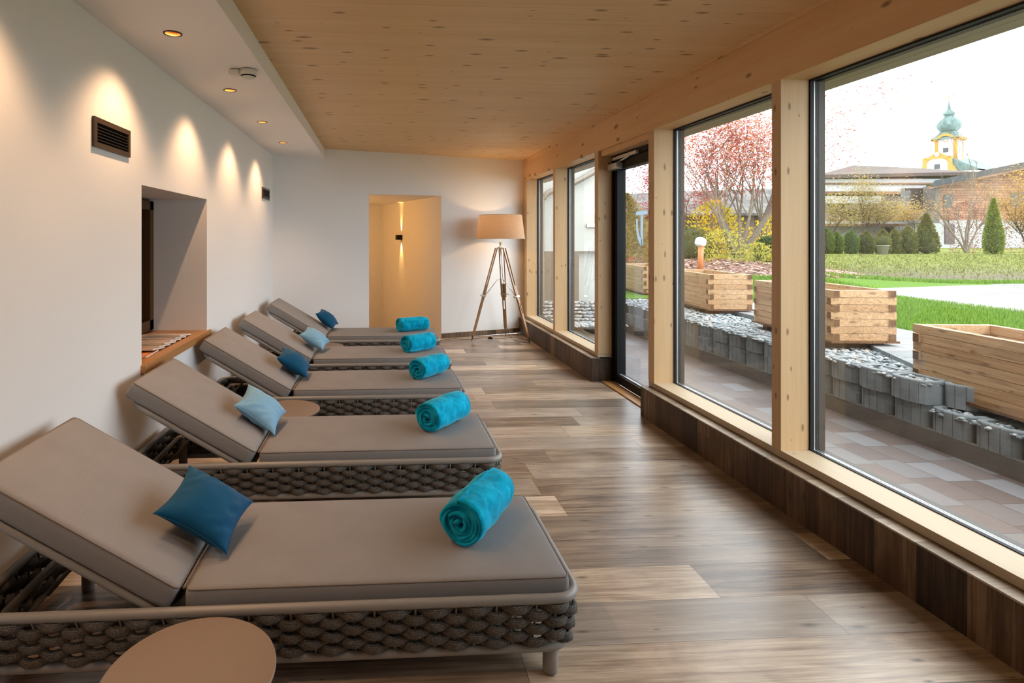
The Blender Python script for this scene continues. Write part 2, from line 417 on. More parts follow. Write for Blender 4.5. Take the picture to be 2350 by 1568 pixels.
pf = MB(); pf.prism([tuple(bw(s, t, 0)[:2]) for s, t in ((PL, 0.003), (SD1, 0.003), (SD1, T1), (PL, T1))], ZL - 0.1, ZL)
struct('floor.001', pf, m_floor, 'plank floor of the passage behind the doorway', 'floor')
rw = MB(); rw.box(XL - 0.3, 2.6, YB - 0.1, YB, 0, ZC)
struct('wall_rear', rw, m_plinth, 'unseen wall behind the camera, made dark wood to lower the light from the front', 'wall')  # out of view; dark wood assumed to keep bounced light off the fronts
# skirting
b1 = MB(); b1.box(XL, XL + 0.012, YB, 7.56, 0, 0.075)
struct('baseboard_left', b1, m_base, 'low brown plank skirting along the long white wall', 'skirting')
b2 = MB()
for s0, s1 in ((0.012, SD0), (SD1, SEND)):
    vs = [bw(s0, 0, 0), bw(s1, 0, 0), bw(s1, -0.012, 0), bw(s0, -0.012, 0)]
    b2.prism([(p.x, p.y) for p in vs][::-1], 0.0, 0.075)
struct('baseboard_back', b2, m_base, 'low brown plank skirting at the foot of the white end wall', 'skirting')
# window side: plinths, sills, beam, posts
PT, SZ, BZ = 0.25, 0.293, 2.395
D0, D1 = 4.66, 5.755
for i, (y0, y1) in enumerate(((YB, 4.655), (5.765, 8.82))):
    p = MB(); p.box(XR, XR + 0.30, y0, y1, -0.10, PT - 0.008)
    struct('trim_%d' % (2 + i), p, m_plinth, ['dark plank plinth below the two big windows in front of the planters', 'dark plank plinth below the two narrow windows beside the lamp'][i], 'plinth')
    p = MB(); p.box(XR - 0.006, XP + 0.02, y0 + (0 if i == 0 else -0.004), y1 + (0.004 if i == 0 else 0), PT - 0.008, PT)
    struct('trim_%d' % (4 + i), p, m_plinthtop, ['pale ledge on the plinth below the two big windows', 'pale ledge on the plinth below the two narrow windows'][i], 'ledge')
    p = MB(); p.box(XP, XG + 0.02, y0, y1, PT + 0.004, SZ)
    struct('trim_%d' % (6 + i), p, m_sill, ['pale spruce sill beam under the two big windows', 'pale spruce sill beam under the two narrow windows'][i], 'sill')
p = MB(); p.box(XP, XG + 0.08, YB, 8.83, BZ, ZC + 0.02); p.box(XP - 0.018, XP, YB, 8.8, ZC - 0.022, ZC)
struct('trim_8', p, m_beam, 'long knotty spruce beam above the windows', 'beam')
POSTS = [(-1.35, 0.80), (1.54, 1.625), (3.08, 3.155), (4.56, 4.66), (5.755, 5.855), (7.20, 7.285), (8.61, 8.83)]  # first span closes an unseen bay to cut light from the camera side
plab = ['', '', 'spruce post between the two big windows', 'spruce post between the glass door and the nearer big window',
        'spruce post between the glass door and the narrow window', 'spruce post between the two narrow windows', 'spruce corner post beside the white end wall']
n = 9
for (y0, y1), l in zip(POSTS, plab):
    p = MB(); p.box(XP, XG + 0.02, y0, y1, SZ, BZ)
    struct('trim_%d' % n, p, m_post, l or 'unseen spruce part of the window wall, the wide one added to shut out light', 'post'); n += 1
p = MB(); p.box(XP + 0.03, XG + 0.05, D0, D1, 2.34, BZ)
struct('trim_%d' % n, p, m_beam, 'narrow spruce board above the glass door', 'door head'); n += 1
p = MB(); p.box(2.30, 2.42, D0 - 0.004, D1 + 0.004, 0.0, 0.012)
struct('trim_%d' % n, p, m_oak, 'low wooden threshold of the glass door', 'threshold'); n += 1
p = MB(); p.box(XG + 0.09, XG + 0.25, YB, 9.4, 2.42, 2.50); p.box(XG + 0.253, XG + 0.36, YB, 9.4, 2.42, 2.56); p.box(XG + 0.08, XG + 0.40, YB, 9.4, 2.56, 2.70)
struct('trim_%d' % n, p, m_weather, 'weathered eaves boards outside above the windows', 'eaves'); n += 1
# windows
def window(i, y0, y1, label):
    r = thing('window_%d' % i, label, 'window', (XG, (y0 + y1) / 2, SZ), kind='structure')
    w = (y1 - y0) / 2; h = BZ - SZ
    def liner(x0, x1, t):
        m = MB(); m.box(x0, x1, -w, -w + t, 0, h); m.box(x0, x1, w - t, w, 0, h)
        m.box(x0, x1, -w, w, 0, min(t, 0.004)); m.box(x0, x1, -w, w, h - t, h); return m
    liner(-0.004, 0.018, 0.010).build('gasket', m_gasket, r)
    liner(0.018, 0.026, 0.0085).build('spacer', m_alu, r)
    liner(0.027, 0.034, 0.011).build('spacer', m_gasket, r)
    liner(0.034, 0.040, 0.0085).build('spacer', m_alu, r)
    liner(0.040, 0.080, 0.014).build('frame', m_darkframe, r)
    g = MB(); g.box(0.020, 0.024, -w + 0.008, w - 0.008, 0.008, h - 0.008); g.build('pane', m_glass, r)
    return r
window(1, 3.155, 4.56, 'big window facing the red tree beside the glass door')
window(2, 1.625, 3.08, 'biggest window in view, facing the church')
window(3, 7.285, 8.61, 'narrow window next to the floor lamp')
window(4, 5.855, 7.20, 'narrow window nearest the glass door')
window(5, 0.80, 1.54, 'window beside the camera out of the picture')
# glass door
dr = thing('door_1', 'tall glass door in a black metal frame with a closer on top', 'door', (2.41, D0, 0.012), kind='structure')
W2 = D1 - D0; H2 = 2.326
m = MB(); m.box(0, 0.09, 0, 0.045, 0, H2); m.box(0, 0.09, W2 - 0.045, W2, 0, H2); m.box(0, 0.09, 0.045, W2 - 0.045, H2 - 0.05, H2)
m.build('frame', m_black, dr)
m = MB(); m.box(0.012, 0.10, 0.048, 0.115, 0.005, H2 - 0.055); m.box(0.012, 0.10, W2 - 0.115, W2 - 0.048, 0.005, H2 - 0.055)
m.box(0.012, 0.10, 0.115, W2 - 0.115, 0.005, 0.085); m.box(0.012, 0.10, 0.115, W2 - 0.115, H2 - 0.15, H2 - 0.055)
lf = m.build('door_leaf', m_black, dr)
g = MB(); g.box(0.05, 0.056, 0.11, W2 - 0.11, 0.08, H2 - 0.145); g.build('pane', m_doorglass, lf)
m = MB(); m.box(0.034, 0.049, 0.115, W2 - 0.115, 0.085, 0.097); m.build('glazing_bead', m_alu, lf)
m = MB(); m.box(-0.05, 0.012, W2 - 0.24, W2 - 0.02, H2 - 0.15, H2 - 0.09); cl = m.build('door_closer', m_alu, dr)
m = MB(); m.box(-0.028, 0.0, W2 - 0.62, W2 - 0.08, H2 - 0.055, H2 - 0.025); m.build('slide_rail', m_alu, cl)
m = MB(); m.tube([(-0.015, W2 - 0.12, H2 - 0.09), (-0.018, W2 - 0.45, H2 - 0.055)], 0.009); m.build('closer_arm', m_alu, cl)
m = MB(); m.tube([(0.012, 0.082, 1.03), (-0.05, 0.082, 1.03), (-0.05, 0.20, 1.03)], 0.009); m.box(0.004, 0.012, 0.07, 0.094, 0.93, 1.08)
m.build('handle', m_alu, lf)
def frosted():
    N = NT('frosted film'); d = N.n('BsdfDiffuse'); d.inputs[0].default_value = (0.6, 0.66, 0.70, 1); tr = N.n('BsdfTranslucent'); tr.inputs[0].default_value = (0.62, 0.70, 0.76, 1)
    m = N.n('MixShader'); m.inputs[0].default_value = 0.75
    N.t.links.new(d.outputs[0], m.inputs[1]); N.t.links.new(tr.outputs[0], m.inputs[2]); N.t.links.new(m.outputs[0], N.out.inputs[0]); return N.m
# frosted emblem on the door pane
def decal():
    m = MB(); x0, x1 = 0.0475, 0.0495
    cy0, cz = W2 - 0.55, 1.53
    m.box(x0, x1, cy0 - 0.14, cy0 + 0.09, cz + 0.17, cz + 0.205)
    m.box(x0, x1, cy0 - 0.05, cy0 - 0.005, cz - 0.02, cz + 0.17)
    outer = []; inner = []
    for i in range(13):
        a = radians(170 + 100 * i / 12)
        outer.append((cy0 - 0.035 - 0.125 * cos(a), cz + 0.10 + 0.22 * sin(a)))
        inner.append((cy0 - 0.035 - 0.09 * cos(a), cz + 0.10 + 0.16 * sin(a)))
    for i in range(12):
        a, b, c, d = outer[i], outer[i + 1], inner[i + 1], inner[i]
        vs = [(x, p[0], p[1]) for x in (x0 - 0.0006, x1 - 0.0006) for p in (a, b, c, d)]
        m.add(vs, [(0, 1, 2, 3), (7, 6, 5, 4), (0, 4, 5, 1), (1, 5, 6, 2), (2, 6, 7, 3), (3, 7, 4, 0)])
    m.box(x0, x1, cy0 - 0.05, cy0 - 0.015, cz - 0.115, cz - 0.02)
    return m
tag(decal().build('emblem', frosted(), lf), 'frosted emblem on the door glass')
# outer building skin closes the room
p = MB(); p.box(XL - 0.75, XL - 0.7, YB - 0.3, 8.2, -0.2, ZC + 0.25); p.box(XL - 0.75, 2.6, YB - 0.35, YB - 0.3, -0.2, ZC + 0.25)
p.box(XL - 0.72, XL - 0.3, YB - 0.3, 7.5, -0.2, -0.15); p.box(XL - 0.72, XL - 0.3, YB - 0.3, 8.2, ZC + 0.1, ZC + 0.15); p.box(XL - 0.72, XL - 0.02, 7.6, 8.2, -0.2, ZC + 0.2)
struct('wall_outer', p, m_plaster, 'outer skin of the building behind the long white wall', 'wall')
bx = MB()
for (s0, s1, t0, t1) in ((PL - 0.4, PL - 0.3, 0.1, T1 + 0.3), (SD1 + 0.3, SD1 + 0.4, 0.1, T1 + 0.3), (PL - 0.4, SD1 + 0.4, T1 + 0.2, T1 + 0.3)):
    bx.prism([tuple(bw(s, t, 0)[:2]) for s, t in ((s0, t0), (s1, t0), (s1, t1), (s0, t1))], ZL - 0.1, ZC)
bx.prism([tuple(bw(s, t, 0)[:2]) for s, t in ((PL - 0.4, 0.04), (SEND + 0.1, 0.04), (SEND + 0.1, 0.3), (SD1 + 0.4, T1 + 0.3), (PL - 0.4, T1 + 0.3))], ZD + 0.1, ZD + 0.14)
struct('wall_outer.001', bx, m_plaster, 'outer skin of the passage behind the doorway', 'wall')
# ------------------------------------------------------------------ window recess: timber window, board, magazines
r = thing('window_7', 'dark wooden casement at the back of the recess in the long white wall', 'window', (NX, (NY0 + NY1) / 2, NZ0), kind='structure')
w = (NY1 - NY0) / 2 + 0.02; h = NZ1 - NZ0
m = MB(); m.box(-0.05, 0.035, -w, -w + 0.07, 0.04, h - 0.02); m.box(-0.05, 0.035, w - 0.07, w, 0.04, h - 0.02); m.box(-0.05, 0.035, -w, w, h - 0.09, h - 0.02); m.box(-0.05, 0.035, -w, w, 0.04, 0.12); m.box(-0.05, 0.03, -0.04, 0.04, 0.1, h - 0.05)
m.build('frame', m_darkwood, r)
m = MB(); m.box(-0.03, -0.02, -w + 0.05, w - 0.05, 0.08, h - 0.06); m.build('pane', plain('dark window pane', (0.03, 0.02, 0.013), 0.05, 0.6), r)
m = MB(); m.box(NX - 0.0, XL + 0.022, NY0 - 0.012, NY1 + 0.04, 0.70, 0.745); m.box(XL + 0.0222, XL + 0.026, NY0 - 0.012, NY1 + 0.04, 0.695, 0.7455)
tag(m.build('window_board', m_oak), 'oiled oak window board in the wall recess under the magazines', 'window board')
rng = random.Random(5)
covers = [(0.55, 0.40, 0.28), (0.16, 0.13, 0.10), (0.34, 0.24, 0.17), (0.50, 0.36, 0.27), (0.20, 0.15, 0.06), (0.42, 0.27, 0.20), (0.60, 0.20, 0.04)]
mlab = ['topmost magazine of the fanned row, farthest from the camera', 'second magazine of the fanned row, dark cover under the topmost one', 'third magazine from the far end of the fanned row, brown cover',
        'middle magazine of the fanned row with a pinkish cover', 'magazine with an olive cover in the fanned row', 'magazine with a reddish cover lying on the orange one', 'lowest magazine of the fanned row with a bright orange cover']
for i in range(7):
    y = 4.36 - 0.105 * i
    t = thing('magazine', mlab[i], 'magazine', (-1.60, y, 0.7465 + 0.0), 0.0, 'magazines fanned out on the oak board')
    a = 0.118 if i < 6 else 0.0
    M = Matrix.Translation((0, 0, 0.112 * sin(a) + 0.0005)) @ Matrix.Rotation(-a, 4, 'X') @ Matrix.Rotation(radians(-2 + 0.7 * i), 4, 'Z')
    m = MB(); m.box(-0.15, 0.145, -0.11, 0.11, 0.0012, 0.0105, M); m.build('page_block', plain('magazine paper', (0.72, 0.66, 0.60), 0.8), t)
    N = NT('magazine cover'); co = N.coord(); f = N.noise(co, 14, 3, 0.5, 0.8); c0 = covers[i]
    N.principled(N.ramp(f, [(0.35, tuple(x * 0.35 for x in c0)), (0.5, c0), (0.66, tuple(min(1, x * 1.5 + 0.1) for x in c0))]), 0.3, 0.5)
    m = MB(); m.box(-0.151, 0.146, -0.111, 0.111, 0.0105, 0.0118, M); m.box(-0.151, 0.146, -0.111, 0.111, 0.0, 0.0012, M); m.build('cover', N.m, t)
# ------------------------------------------------------------------ ventilation grilles, detector, downlights
m_bronze = plain('bronze brown metal', (0.075, 0.05, 0.032), 0.4, 0.5, 0.3)
m_void = plain('dark duct', (0.006, 0.005, 0.004), 0.9, 0.1)
def grille(y0, y1, z0, z1, label):
    t = thing('vent_grille', label, 'vent', (XL, (y0 + y1) / 2, (z0 + z1) / 2), 0, 'ventilation grilles of the long white wall')
    w = (y1 - y0) / 2; h = (z1 - z0) / 2; f = 0.026
    m = MB()
    for a in ((-w, -w + f, -h, h), (w - f, w, -h, h), (-w + f, w - f, -h, -h + f), (-w + f, w - f, h - f, h)):
        m.box(0, 0.014, a[0], a[1], a[2], a[3])
    m.build('frame', m_bronze, t)
    m = MB(); m.box(0.0005, 0.002, -w + f, w - f, -h + f, h - f); m.build('duct_backing', m_void, t)
    for k in range(5):
        z = -h + f + (2 * h - 2 * f) * (k + 0.9) / 6
        m = MB(); m.box(-0.006, 0.006, -w + f, w - f, -0.0012, 0.0012, Matrix.Translation((0.008, 0, z)) @ Matrix.Rotation(radians(25), 4, 'Y'))
        m.build('slat', m_bronze, t)
grille(2.851, 3.251, 1.945, 2.094, 'brown ventilation grille high on the white wall, the one nearer the camera')
grille(6.855, 7.283, 1.969, 2.104, 'small looking brown ventilation grille high on the wall near the far corner')
m_dl = plain('dark bronze ring', (0.02, 0.013, 0.009), 0.45, 0.5, 0.3)
m_gold = plain('gold reflector', (0.28, 0.115, 0.03), 0.4, 0.5, 0.8)
m_bulb = emit('warm led', (1.0, 0.72, 0.40), 14.0)
DL_POW, DL_WIDE = 22.0, 12.0
dlab = ['recessed round downlight in the plaster strip behind the camera', 'recessed round downlight in the plaster strip just out of view', 'recessed round downlight nearest the camera with a bright gold reflector',
        'recessed round downlight close to the smoke detector', 'third recessed round downlight counted from the camera', 'smallest looking recessed downlight close to the white end wall']
for y, l in zip(DL_Y, dlab):
    t = thing('downlight', l, 'ceiling light', (DLX, y, ZS), 0, 'downlights of the plaster strip')
    m = MB(); m.lathe([(0.0385, 0.0), (0.0385, -0.004), (0.047, -0.004), (0.048, 0.0)], 32, cap=False); m.build('ring', m_dl, t)
    m = MB(); m.lathe([(0.0405, 0.0), (0.036, 0.02), (0.026, 0.055), (0.02, 0.065)], 32, cap=False); m.build('reflector', m_gold, t)
    m = MB(); m.lathe([(0.0, 0.064), (0.021, 0.064), (0.021, 0.075), (0.0, 0.075)], 20, cap=False); m.build('lamp', m_bulb, t)
    for nm, en, ang, bl, tilt in (('spot', DL_POW, 118, 1.0, 3), ('flood', DL_WIDE, 112, 0.6, 0)):
        L = bpy.data.lights.new('downlight_' + nm, 'SPOT'); L.energy = en; L.color = WARM; L.spot_size = radians(ang); L.spot_blend = bl; L.shadow_soft_size = 0.012
        o = bpy.data.objects.new('downlight_' + nm, L); C.objects.link(o); o.parent = t
        o.location = (0, 0, 0.029 if nm == 'flood' else 0.031); o.rotation_euler = (0, radians(tilt), 0)
m_wplas = plain('ivory plastic', (0.72, 0.69, 0.63), 0.45)
t = thing('smoke_detector', 'ivory smoke detector with a side module under the plaster strip', 'smoke detector', (-0.845, 3.72, ZS))
m = MB(); m.lathe([(0.0, -0.062), (0.026, -0.061), (0.040, -0.054), (0.044, -0.047)], 28, cap=False); m.lathe([(0.049, -0.040), (0.053, -0.034), (0.055, -0.004), (0.05, -0.003)], 28, cap=False); m.build('sensor_head', m_wplas, t)
m = MB(); m.lathe([(0.042, -0.050), (0.042, -0.036)], 28, cap=False); m.lathe([(0.049, -0.005), (0.049, 0.0)], 28, cap=False); m.build('slot_ring', m_void, t)
m = MB(); m.rbox(0.075, 0.07, 0.036, 0.014, (3, 3, 2), (-0.085, -0.005, -0.022)); m.build('side_module', m_wplas, t)
t = tag(MB().lathe([(0.0, -0.003), (0.048, -0.003), (0.05, 0.0)], 28, (-1.10, 7.15, ZS)).build('ceiling_cover', m_soffit), 'flat white round cover in the plaster strip by the end wall', 'ceiling cover')
# ------------------------------------------------------------------ passage wall light
t = thing('wall_sconce', 'small black up and down wall light in the passage', 'wall light', bw(SD1 - 0.0, 1.63, 1.5), radians(19))
m = MB(); m.box(-0.095, -0.012, -0.045, 0.045, -0.042, 0.042); m.build('housing', m_black, t)
m = MB(); m.box(-0.012, 0.0, -0.05, 0.05, -0.042, 0.042); m.build('back_plate', m_black, t)
for dz, ang, en in ((1, 26, 26.0), (-1, 38, 22.0)):
    L = bpy.data.lights.new('sconce_beam', 'SPOT'); L.energy = en; L.color = (1, 0.56, 0.16); L.spot_size = radians(ang); L.spot_blend = 0.5; L.shadow_soft_size = 0.008
    o = bpy.data.objects.new('sconce_beam', L); C.objects.link(o); o.parent = t; o.location = (-0.03, 0, 0.046 * dz)
    o.rotation_euler = (0, 0, 0) if dz < 0 else (pi, 0, 0)
    o.rotation_euler = (0 if dz < 0 else pi, radians(8) * dz, 0)
L = bpy.data.lights.new('passage_fill', 'POINT'); L.energy = 14; L.color = (1, 0.44, 0.08); L.shadow_soft_size = 0.12  # added fill lamp without a fixture, warms and brightens the passage
o = bpy.data.objects.new('passage_fill', L); C.objects.link(o); o.location = bw(0.95, 1.3, 1.9)
# ------------------------------------------------------------------ sun lounger
LX0, LX1, LYA, LYB = -1.335, 0.675, 0.0, 0.66        # rail axis; local y from the near rail
RZ_T, RZ_B, INS = 0.285, 0.105, 0.028
def rrect(x0, x1, y0, y1, r, n=8):
    pts = []
    for (cx, cyy, a0) in ((x1 - r, y0 + r, -90), (x1 - r, y1 - r, 0), (x0 + r, y1 - r, 90), (x0 + r, y0 + r, 180)):
        for i in range(n + 1):
            a = radians(a0 + 90 * i / n); pts.append(Vector((cx + r * cos(a), cyy + r * sin(a), 0)))
    return pts
def resample(P, closed, count):
    Q = P + ([P[0]] if closed else []); L = [0.0]
    for i in range(1, len(Q)): L.append(L[-1] + (Q[i] - Q[i - 1]).length)
    out = []; j = 0
    for k in range(count):
        d = L[-1] * k / count
        while L[j + 1] < d: j += 1
        f = (d - L[j]) / max(1e-9, L[j + 1] - L[j]); out.append((Q[j].lerp(Q[j + 1], f), (Q[j + 1] - Q[j]).normalized()))
    return out, L[-1]
def make_lounger(label):
    t = thing('sun_lounger', label, 'sun lounger', (0, 0, 0), 0, 'row of rope sided sun loungers')
    top = rrect(LX0, LX1, LYA, LYB, 0.075); bot = rrect(LX0 + INS, LX1 - INS, LYA + INS, LYB - INS, 0.065)
    m = MB(); m.tube([(p.x, p.y, RZ_T) for p in top], 0.0165, 12, True); m.build('top_rail', m_taupe, t)
    m = MB(); m.tube([(p.x, p.y, RZ_B) for p in bot], 0.0165, 12, True); m.build('bottom_rail', m_taupe, t)
    NSP = 76
    tp, per = resample(rrect(LX0, LX1, LYA, LYB, 0.075, 10), True, NSP); bp, _ = resample(rrect(LX0 + INS, LX1 - INS, LYA + INS, LYB - INS, 0.065, 10), True, NSP)
    m = MB()
    for (a, _), (b, _) in zip(tp, bp): m.tube([(a.x, a.y, RZ_T), (b.x, b.y, RZ_B)], 0.0042, 6)
    m.build('spoke_rods', m_taupe, t)
    K = 4; fine, _ = resample(rrect(LX0, LX1, LYA, LYB, 0.075, 10), True, NSP * K)
    rope = MB()
    for row in range(6):
        z = 0.2585 - 0.0248 * row; ins = INS * (RZ_T - z) / (RZ_T - RZ_B)
        pts = []
        for i, (p, tg) in enumerate(fine):
            nrm = Vector((tg.y, -tg.x, 0)); ph = cos(pi * (i / K + row))
            off = 0.0155 * ph
            pts.append((p.x + nrm.x * (off - ins), p.y + nrm.y * (off - ins), z - 0.003 * ph))
        rope.tube(pts, 0.0185, 9, True, sx=0.64, sy=0.89)
    rope.build('rope_weave', m_rope, t)
    for x in (LX0 + 0.10, LX1 - 0.085):
        for y in (LYA + 0.05, LYB - 0.05):
            m = MB(); m.lathe([(0.0, 0.0), (0.018, 0.0), (0.0245, 0.006), (0.026, 0.014), (0.026, 0.235), (0.02, 0.24)], 20, (x, y, 0)); m.build('leg', m_taupe, t)
    m = MB()
    q = rrect(LX0 + 0.075, LX1 - 0.06, LYA + 0.055, LYB - 0.055, 0.05)
    m.tube([(p.x, p.y, 0.232) for p in q], 0.019, 4, True, sx=0.8, sy=1.1); m.build('inner_frame', m_taupe_dark, t)
    m = MB()
    for k in range(9): m.box(-0.60 + 0.14 * k, -0.56 + 0.14 * k, LYA + 0.05, LYB - 0.05, 0.238, 0.252)
    m.build('slat_base', m_taupe_dark, t)
    # seat cushion
    cw = 0.615; cyc = (LYA + LYB) / 2
    puff = lambda hx, hy, a: (lambda x, y, z: (x, y, z + (a * max(0, 1 - (x / hx) ** 4) * max(0, 1 - (y / hy) ** 2) if z > 0 else 0)))
    sx0, sx1 = -0.640, 0.652
    m = MB(); m.rbox(sx1 - sx0, cw, 0.092, 0.022, (26, 12, 3), ((sx0 + sx1) / 2, cyc, 0.300), None, puff(0.66, 0.32, 0.010))
    sc_ = m.build('seat_cushion', m_cush, t)
    m = MB(); q = rrect(sx0 + 0.004, sx1 - 0.004, cyc - cw / 2 + 0.004, cyc + cw / 2 - 0.004, 0.022, 4)
    m.tube([(p.x, p.y, 0.3395) for p in q], 0.0028, 6, True); m.build('piping', m_cushside, sc_)
    # back cushion, hinged and raised
    ang = radians(31.0); BL = 0.762
    M = Matrix.Translation((-0.700, cyc, 0.262)) @ Matrix.Rotation(ang, 4, 'Y') @ Matrix.Translation((-BL / 2, 0, 0.050))
    m = MB(); m.rbox(BL, cw, 0.094, 0.024, (16, 12, 3), (0, 0, 0), M, puff(0.40, 0.32, 0.012)); bc = m.build('back_cushion', m_cush, t)
    m = MB(); q = rrect(-BL / 2 + 0.004, BL / 2 - 0.004, -cw / 2 + 0.004, cw / 2 - 0.004, 0.022, 4)
    m.tube([M @ Vector((p.x, p.y, 0.0405)) for p in q], 0.0028, 6, True); m.build('piping', m_cushside, bc)
    m = MB(); m.tube([(-0.645, cyc - cw / 2 + 0.02, 0.338), (-0.645, cyc + cw / 2 - 0.02, 0.338)], 0.0065, 8)
    m.build('hinge_rod', m_cushside, t)
    M2 = Matrix.Translation((-0.695, cyc, 0.245)) @ Matrix.Rotation(ang, 4, 'Y')
    m = MB(); q = rrect(-0.725, 0.0, -0.29, 0.29, 0.09, 8); m.tube([M2 @ Vector((p.x, p.y, 0.0)) for p in q], 0.016, 10, True)
    m.build('backrest_frame', m_taupe, t)
    m = MB()
    for k in range(7): m.box(-0.66 + 0.1 * k, -0.60 + 0.1 * k, -0.28, 0.28, -0.003, 0.003, M2)
    m.build('backrest_webbing', m_taupe_dark, t)
    for y in (cyc - 0.13, cyc + 0.16):
        a = M2 @ Vector((-0.36, y - cyc, -0.012)); m = MB(); m.tube([a, (-1.17, y, 0.235)], 0.0075, 8); m.build('support_strut', m_taupe_dark, t)
    return t
LYS = [1.875, 3.062, 4.31, 5.41, 6.635]; LDX = [0.0, -0.006, -0.01, 0.012, 0.036]
llab = ['rope sided sun lounger nearest the camera with a taupe cushion', 'second rope sided sun lounger from the camera, between two blue cushions\' loungers, light blue pillow on it',
        'middle lounger of the five, dark blue pillow and turquoise towel on it', 'fourth sun lounger from the camera with a light blue pillow on it', 'last sun lounger of the row, closest to the doorway']
llab[1] = 'second rope sided sun lounger from the camera, holding a light blue pillow'
lr = [0.6, 0.5, 0.3, -0.2, -0.4]
L0 = make_lounger(llab[0]); L0.location = (0, LYS[0], 0)
for i in range(1, 5): dup(L0, (LDX[i], LYS[i], 0), 0.0, llab[i])
# ------------------------------------------------------------------ scatter pillows
def pillow(name, sz, th, mat, label, loc, rot, seed, tagside):
    t = thing(name, label, 'pillow', loc, 0, 'blue pillows on the loungers'); t.rotation_euler = rot
    rng = random.Random(seed); n = 40; m = MB(); h = sz / 2
    def top(u, v, s):
        x, y = h * u, h * v
        # edges pulled in between the corners
        px = x * (1 - 0.13 * (1 - v * v)) if True else x
        py = y * (1 - 0.13 * (1 - u * u))
        e = max(0.0, (1 - u ** 2)) ** 0.55 * max(0.0, (1 - v ** 2)) ** 0.55
        w = mnoise.noise(Vector((u * 1.5 + seed, v * 1.5, s * 3.0))) * 0.12
        ed = max(abs(u), abs(v)); cr = max(0.0, ed - 0.5) * max(0.0, 1.0 - ed) * 4.0
        w += cr * (0.38 * sin((u - v) * 13 + seed + 2.0 * mnoise.noise(Vector((u * 2, v * 2, seed)))) * (0.5 + 0.5 * sin((u + v) * 2.2 + seed)) + 0.25 * mnoise.noise(Vector((u * 5 + seed, v * 5, 1.3))))
        return (px, py, s * th / 2 * e * (1 + w))
    vs = []; fs = []
    for s in (1, -1):
        b = len(vs)
        for i in range(n + 1):
            for j in range(n + 1): vs.append(top(-1 + 2 * i / n, -1 + 2 * j / n, s))
        for i in range(n):
            for j in range(n):
                q = (b + i * (n + 1) + j, b + (i + 1) * (n + 1) + j, b + (i + 1) * (n + 1) + j + 1, b + i * (n + 1) + j + 1)
                fs.append(q if s > 0 else q[::-1])
    m.add(vs, fs, True); o = m.build('cover', mat, t)
    bmw = bmesh.new(); bmw.from_mesh(o.data); bmesh.ops.remove_doubles(bmw, verts=bmw.verts, dist=1e-4); bmw.to_mesh(o.data); bmw.free()
    m = MB(); e = [top(1, -1 + 2 * j / n, 0) for j in range(n + 1)]; m.tube(e, 0.0018, 5); e = [top(-1 + 2 * j / n, -1, 0) for j in range(n + 1)]; m.tube(e, 0.0018, 5); m.build('seam', mat, t)
    lx, ly = tagside; m = MB(); m.box(lx * h * 0.80 - 0.014, lx * h * 0.80 + 0.014, ly * h * 0.9 - 0.02, ly * h * 0.9 + 0.004, -0.001, 0.001); m.build('sewn_label', m_label, t)
PIL = [('d', -0.655, 2.198, 0.474), ('l', -0.707, 3.443, 0.474), ('d', -0.696, 4.705, 0.474), ('l', -0.650, 5.796, 0.478), ('d', -0.648, 7.124, 0.484)]
pilab = ['dark petrol blue pillow on the lounger nearest the camera', 'pale blue pillow leaning on the second lounger from the camera', 'dark petrol blue pillow on the middle lounger',
         'pale blue pillow on the fourth lounger from the camera', 'dark petrol blue pillow on the last lounger by the doorway']
PROT = [(0.214, 0.548, 0.009), (0.209, 0.659, 0.066), (0.122, 0.608, 0.10), (0.145, 0.574, -0.089), (0.094, 0.70, -0.081)]
PSZ = [0.287, 0.282, 0.285, 0.272, 0.281]
for i, (k, x, y, z) in enumerate(PIL):
    pillow('pillow', PSZ[i] + 0.012, 0.145, m_pil_dark if k == 'd' else m_pil_light, pilab[i], (x, y, z), PROT[i], i * 3 + 1, (1, -1))
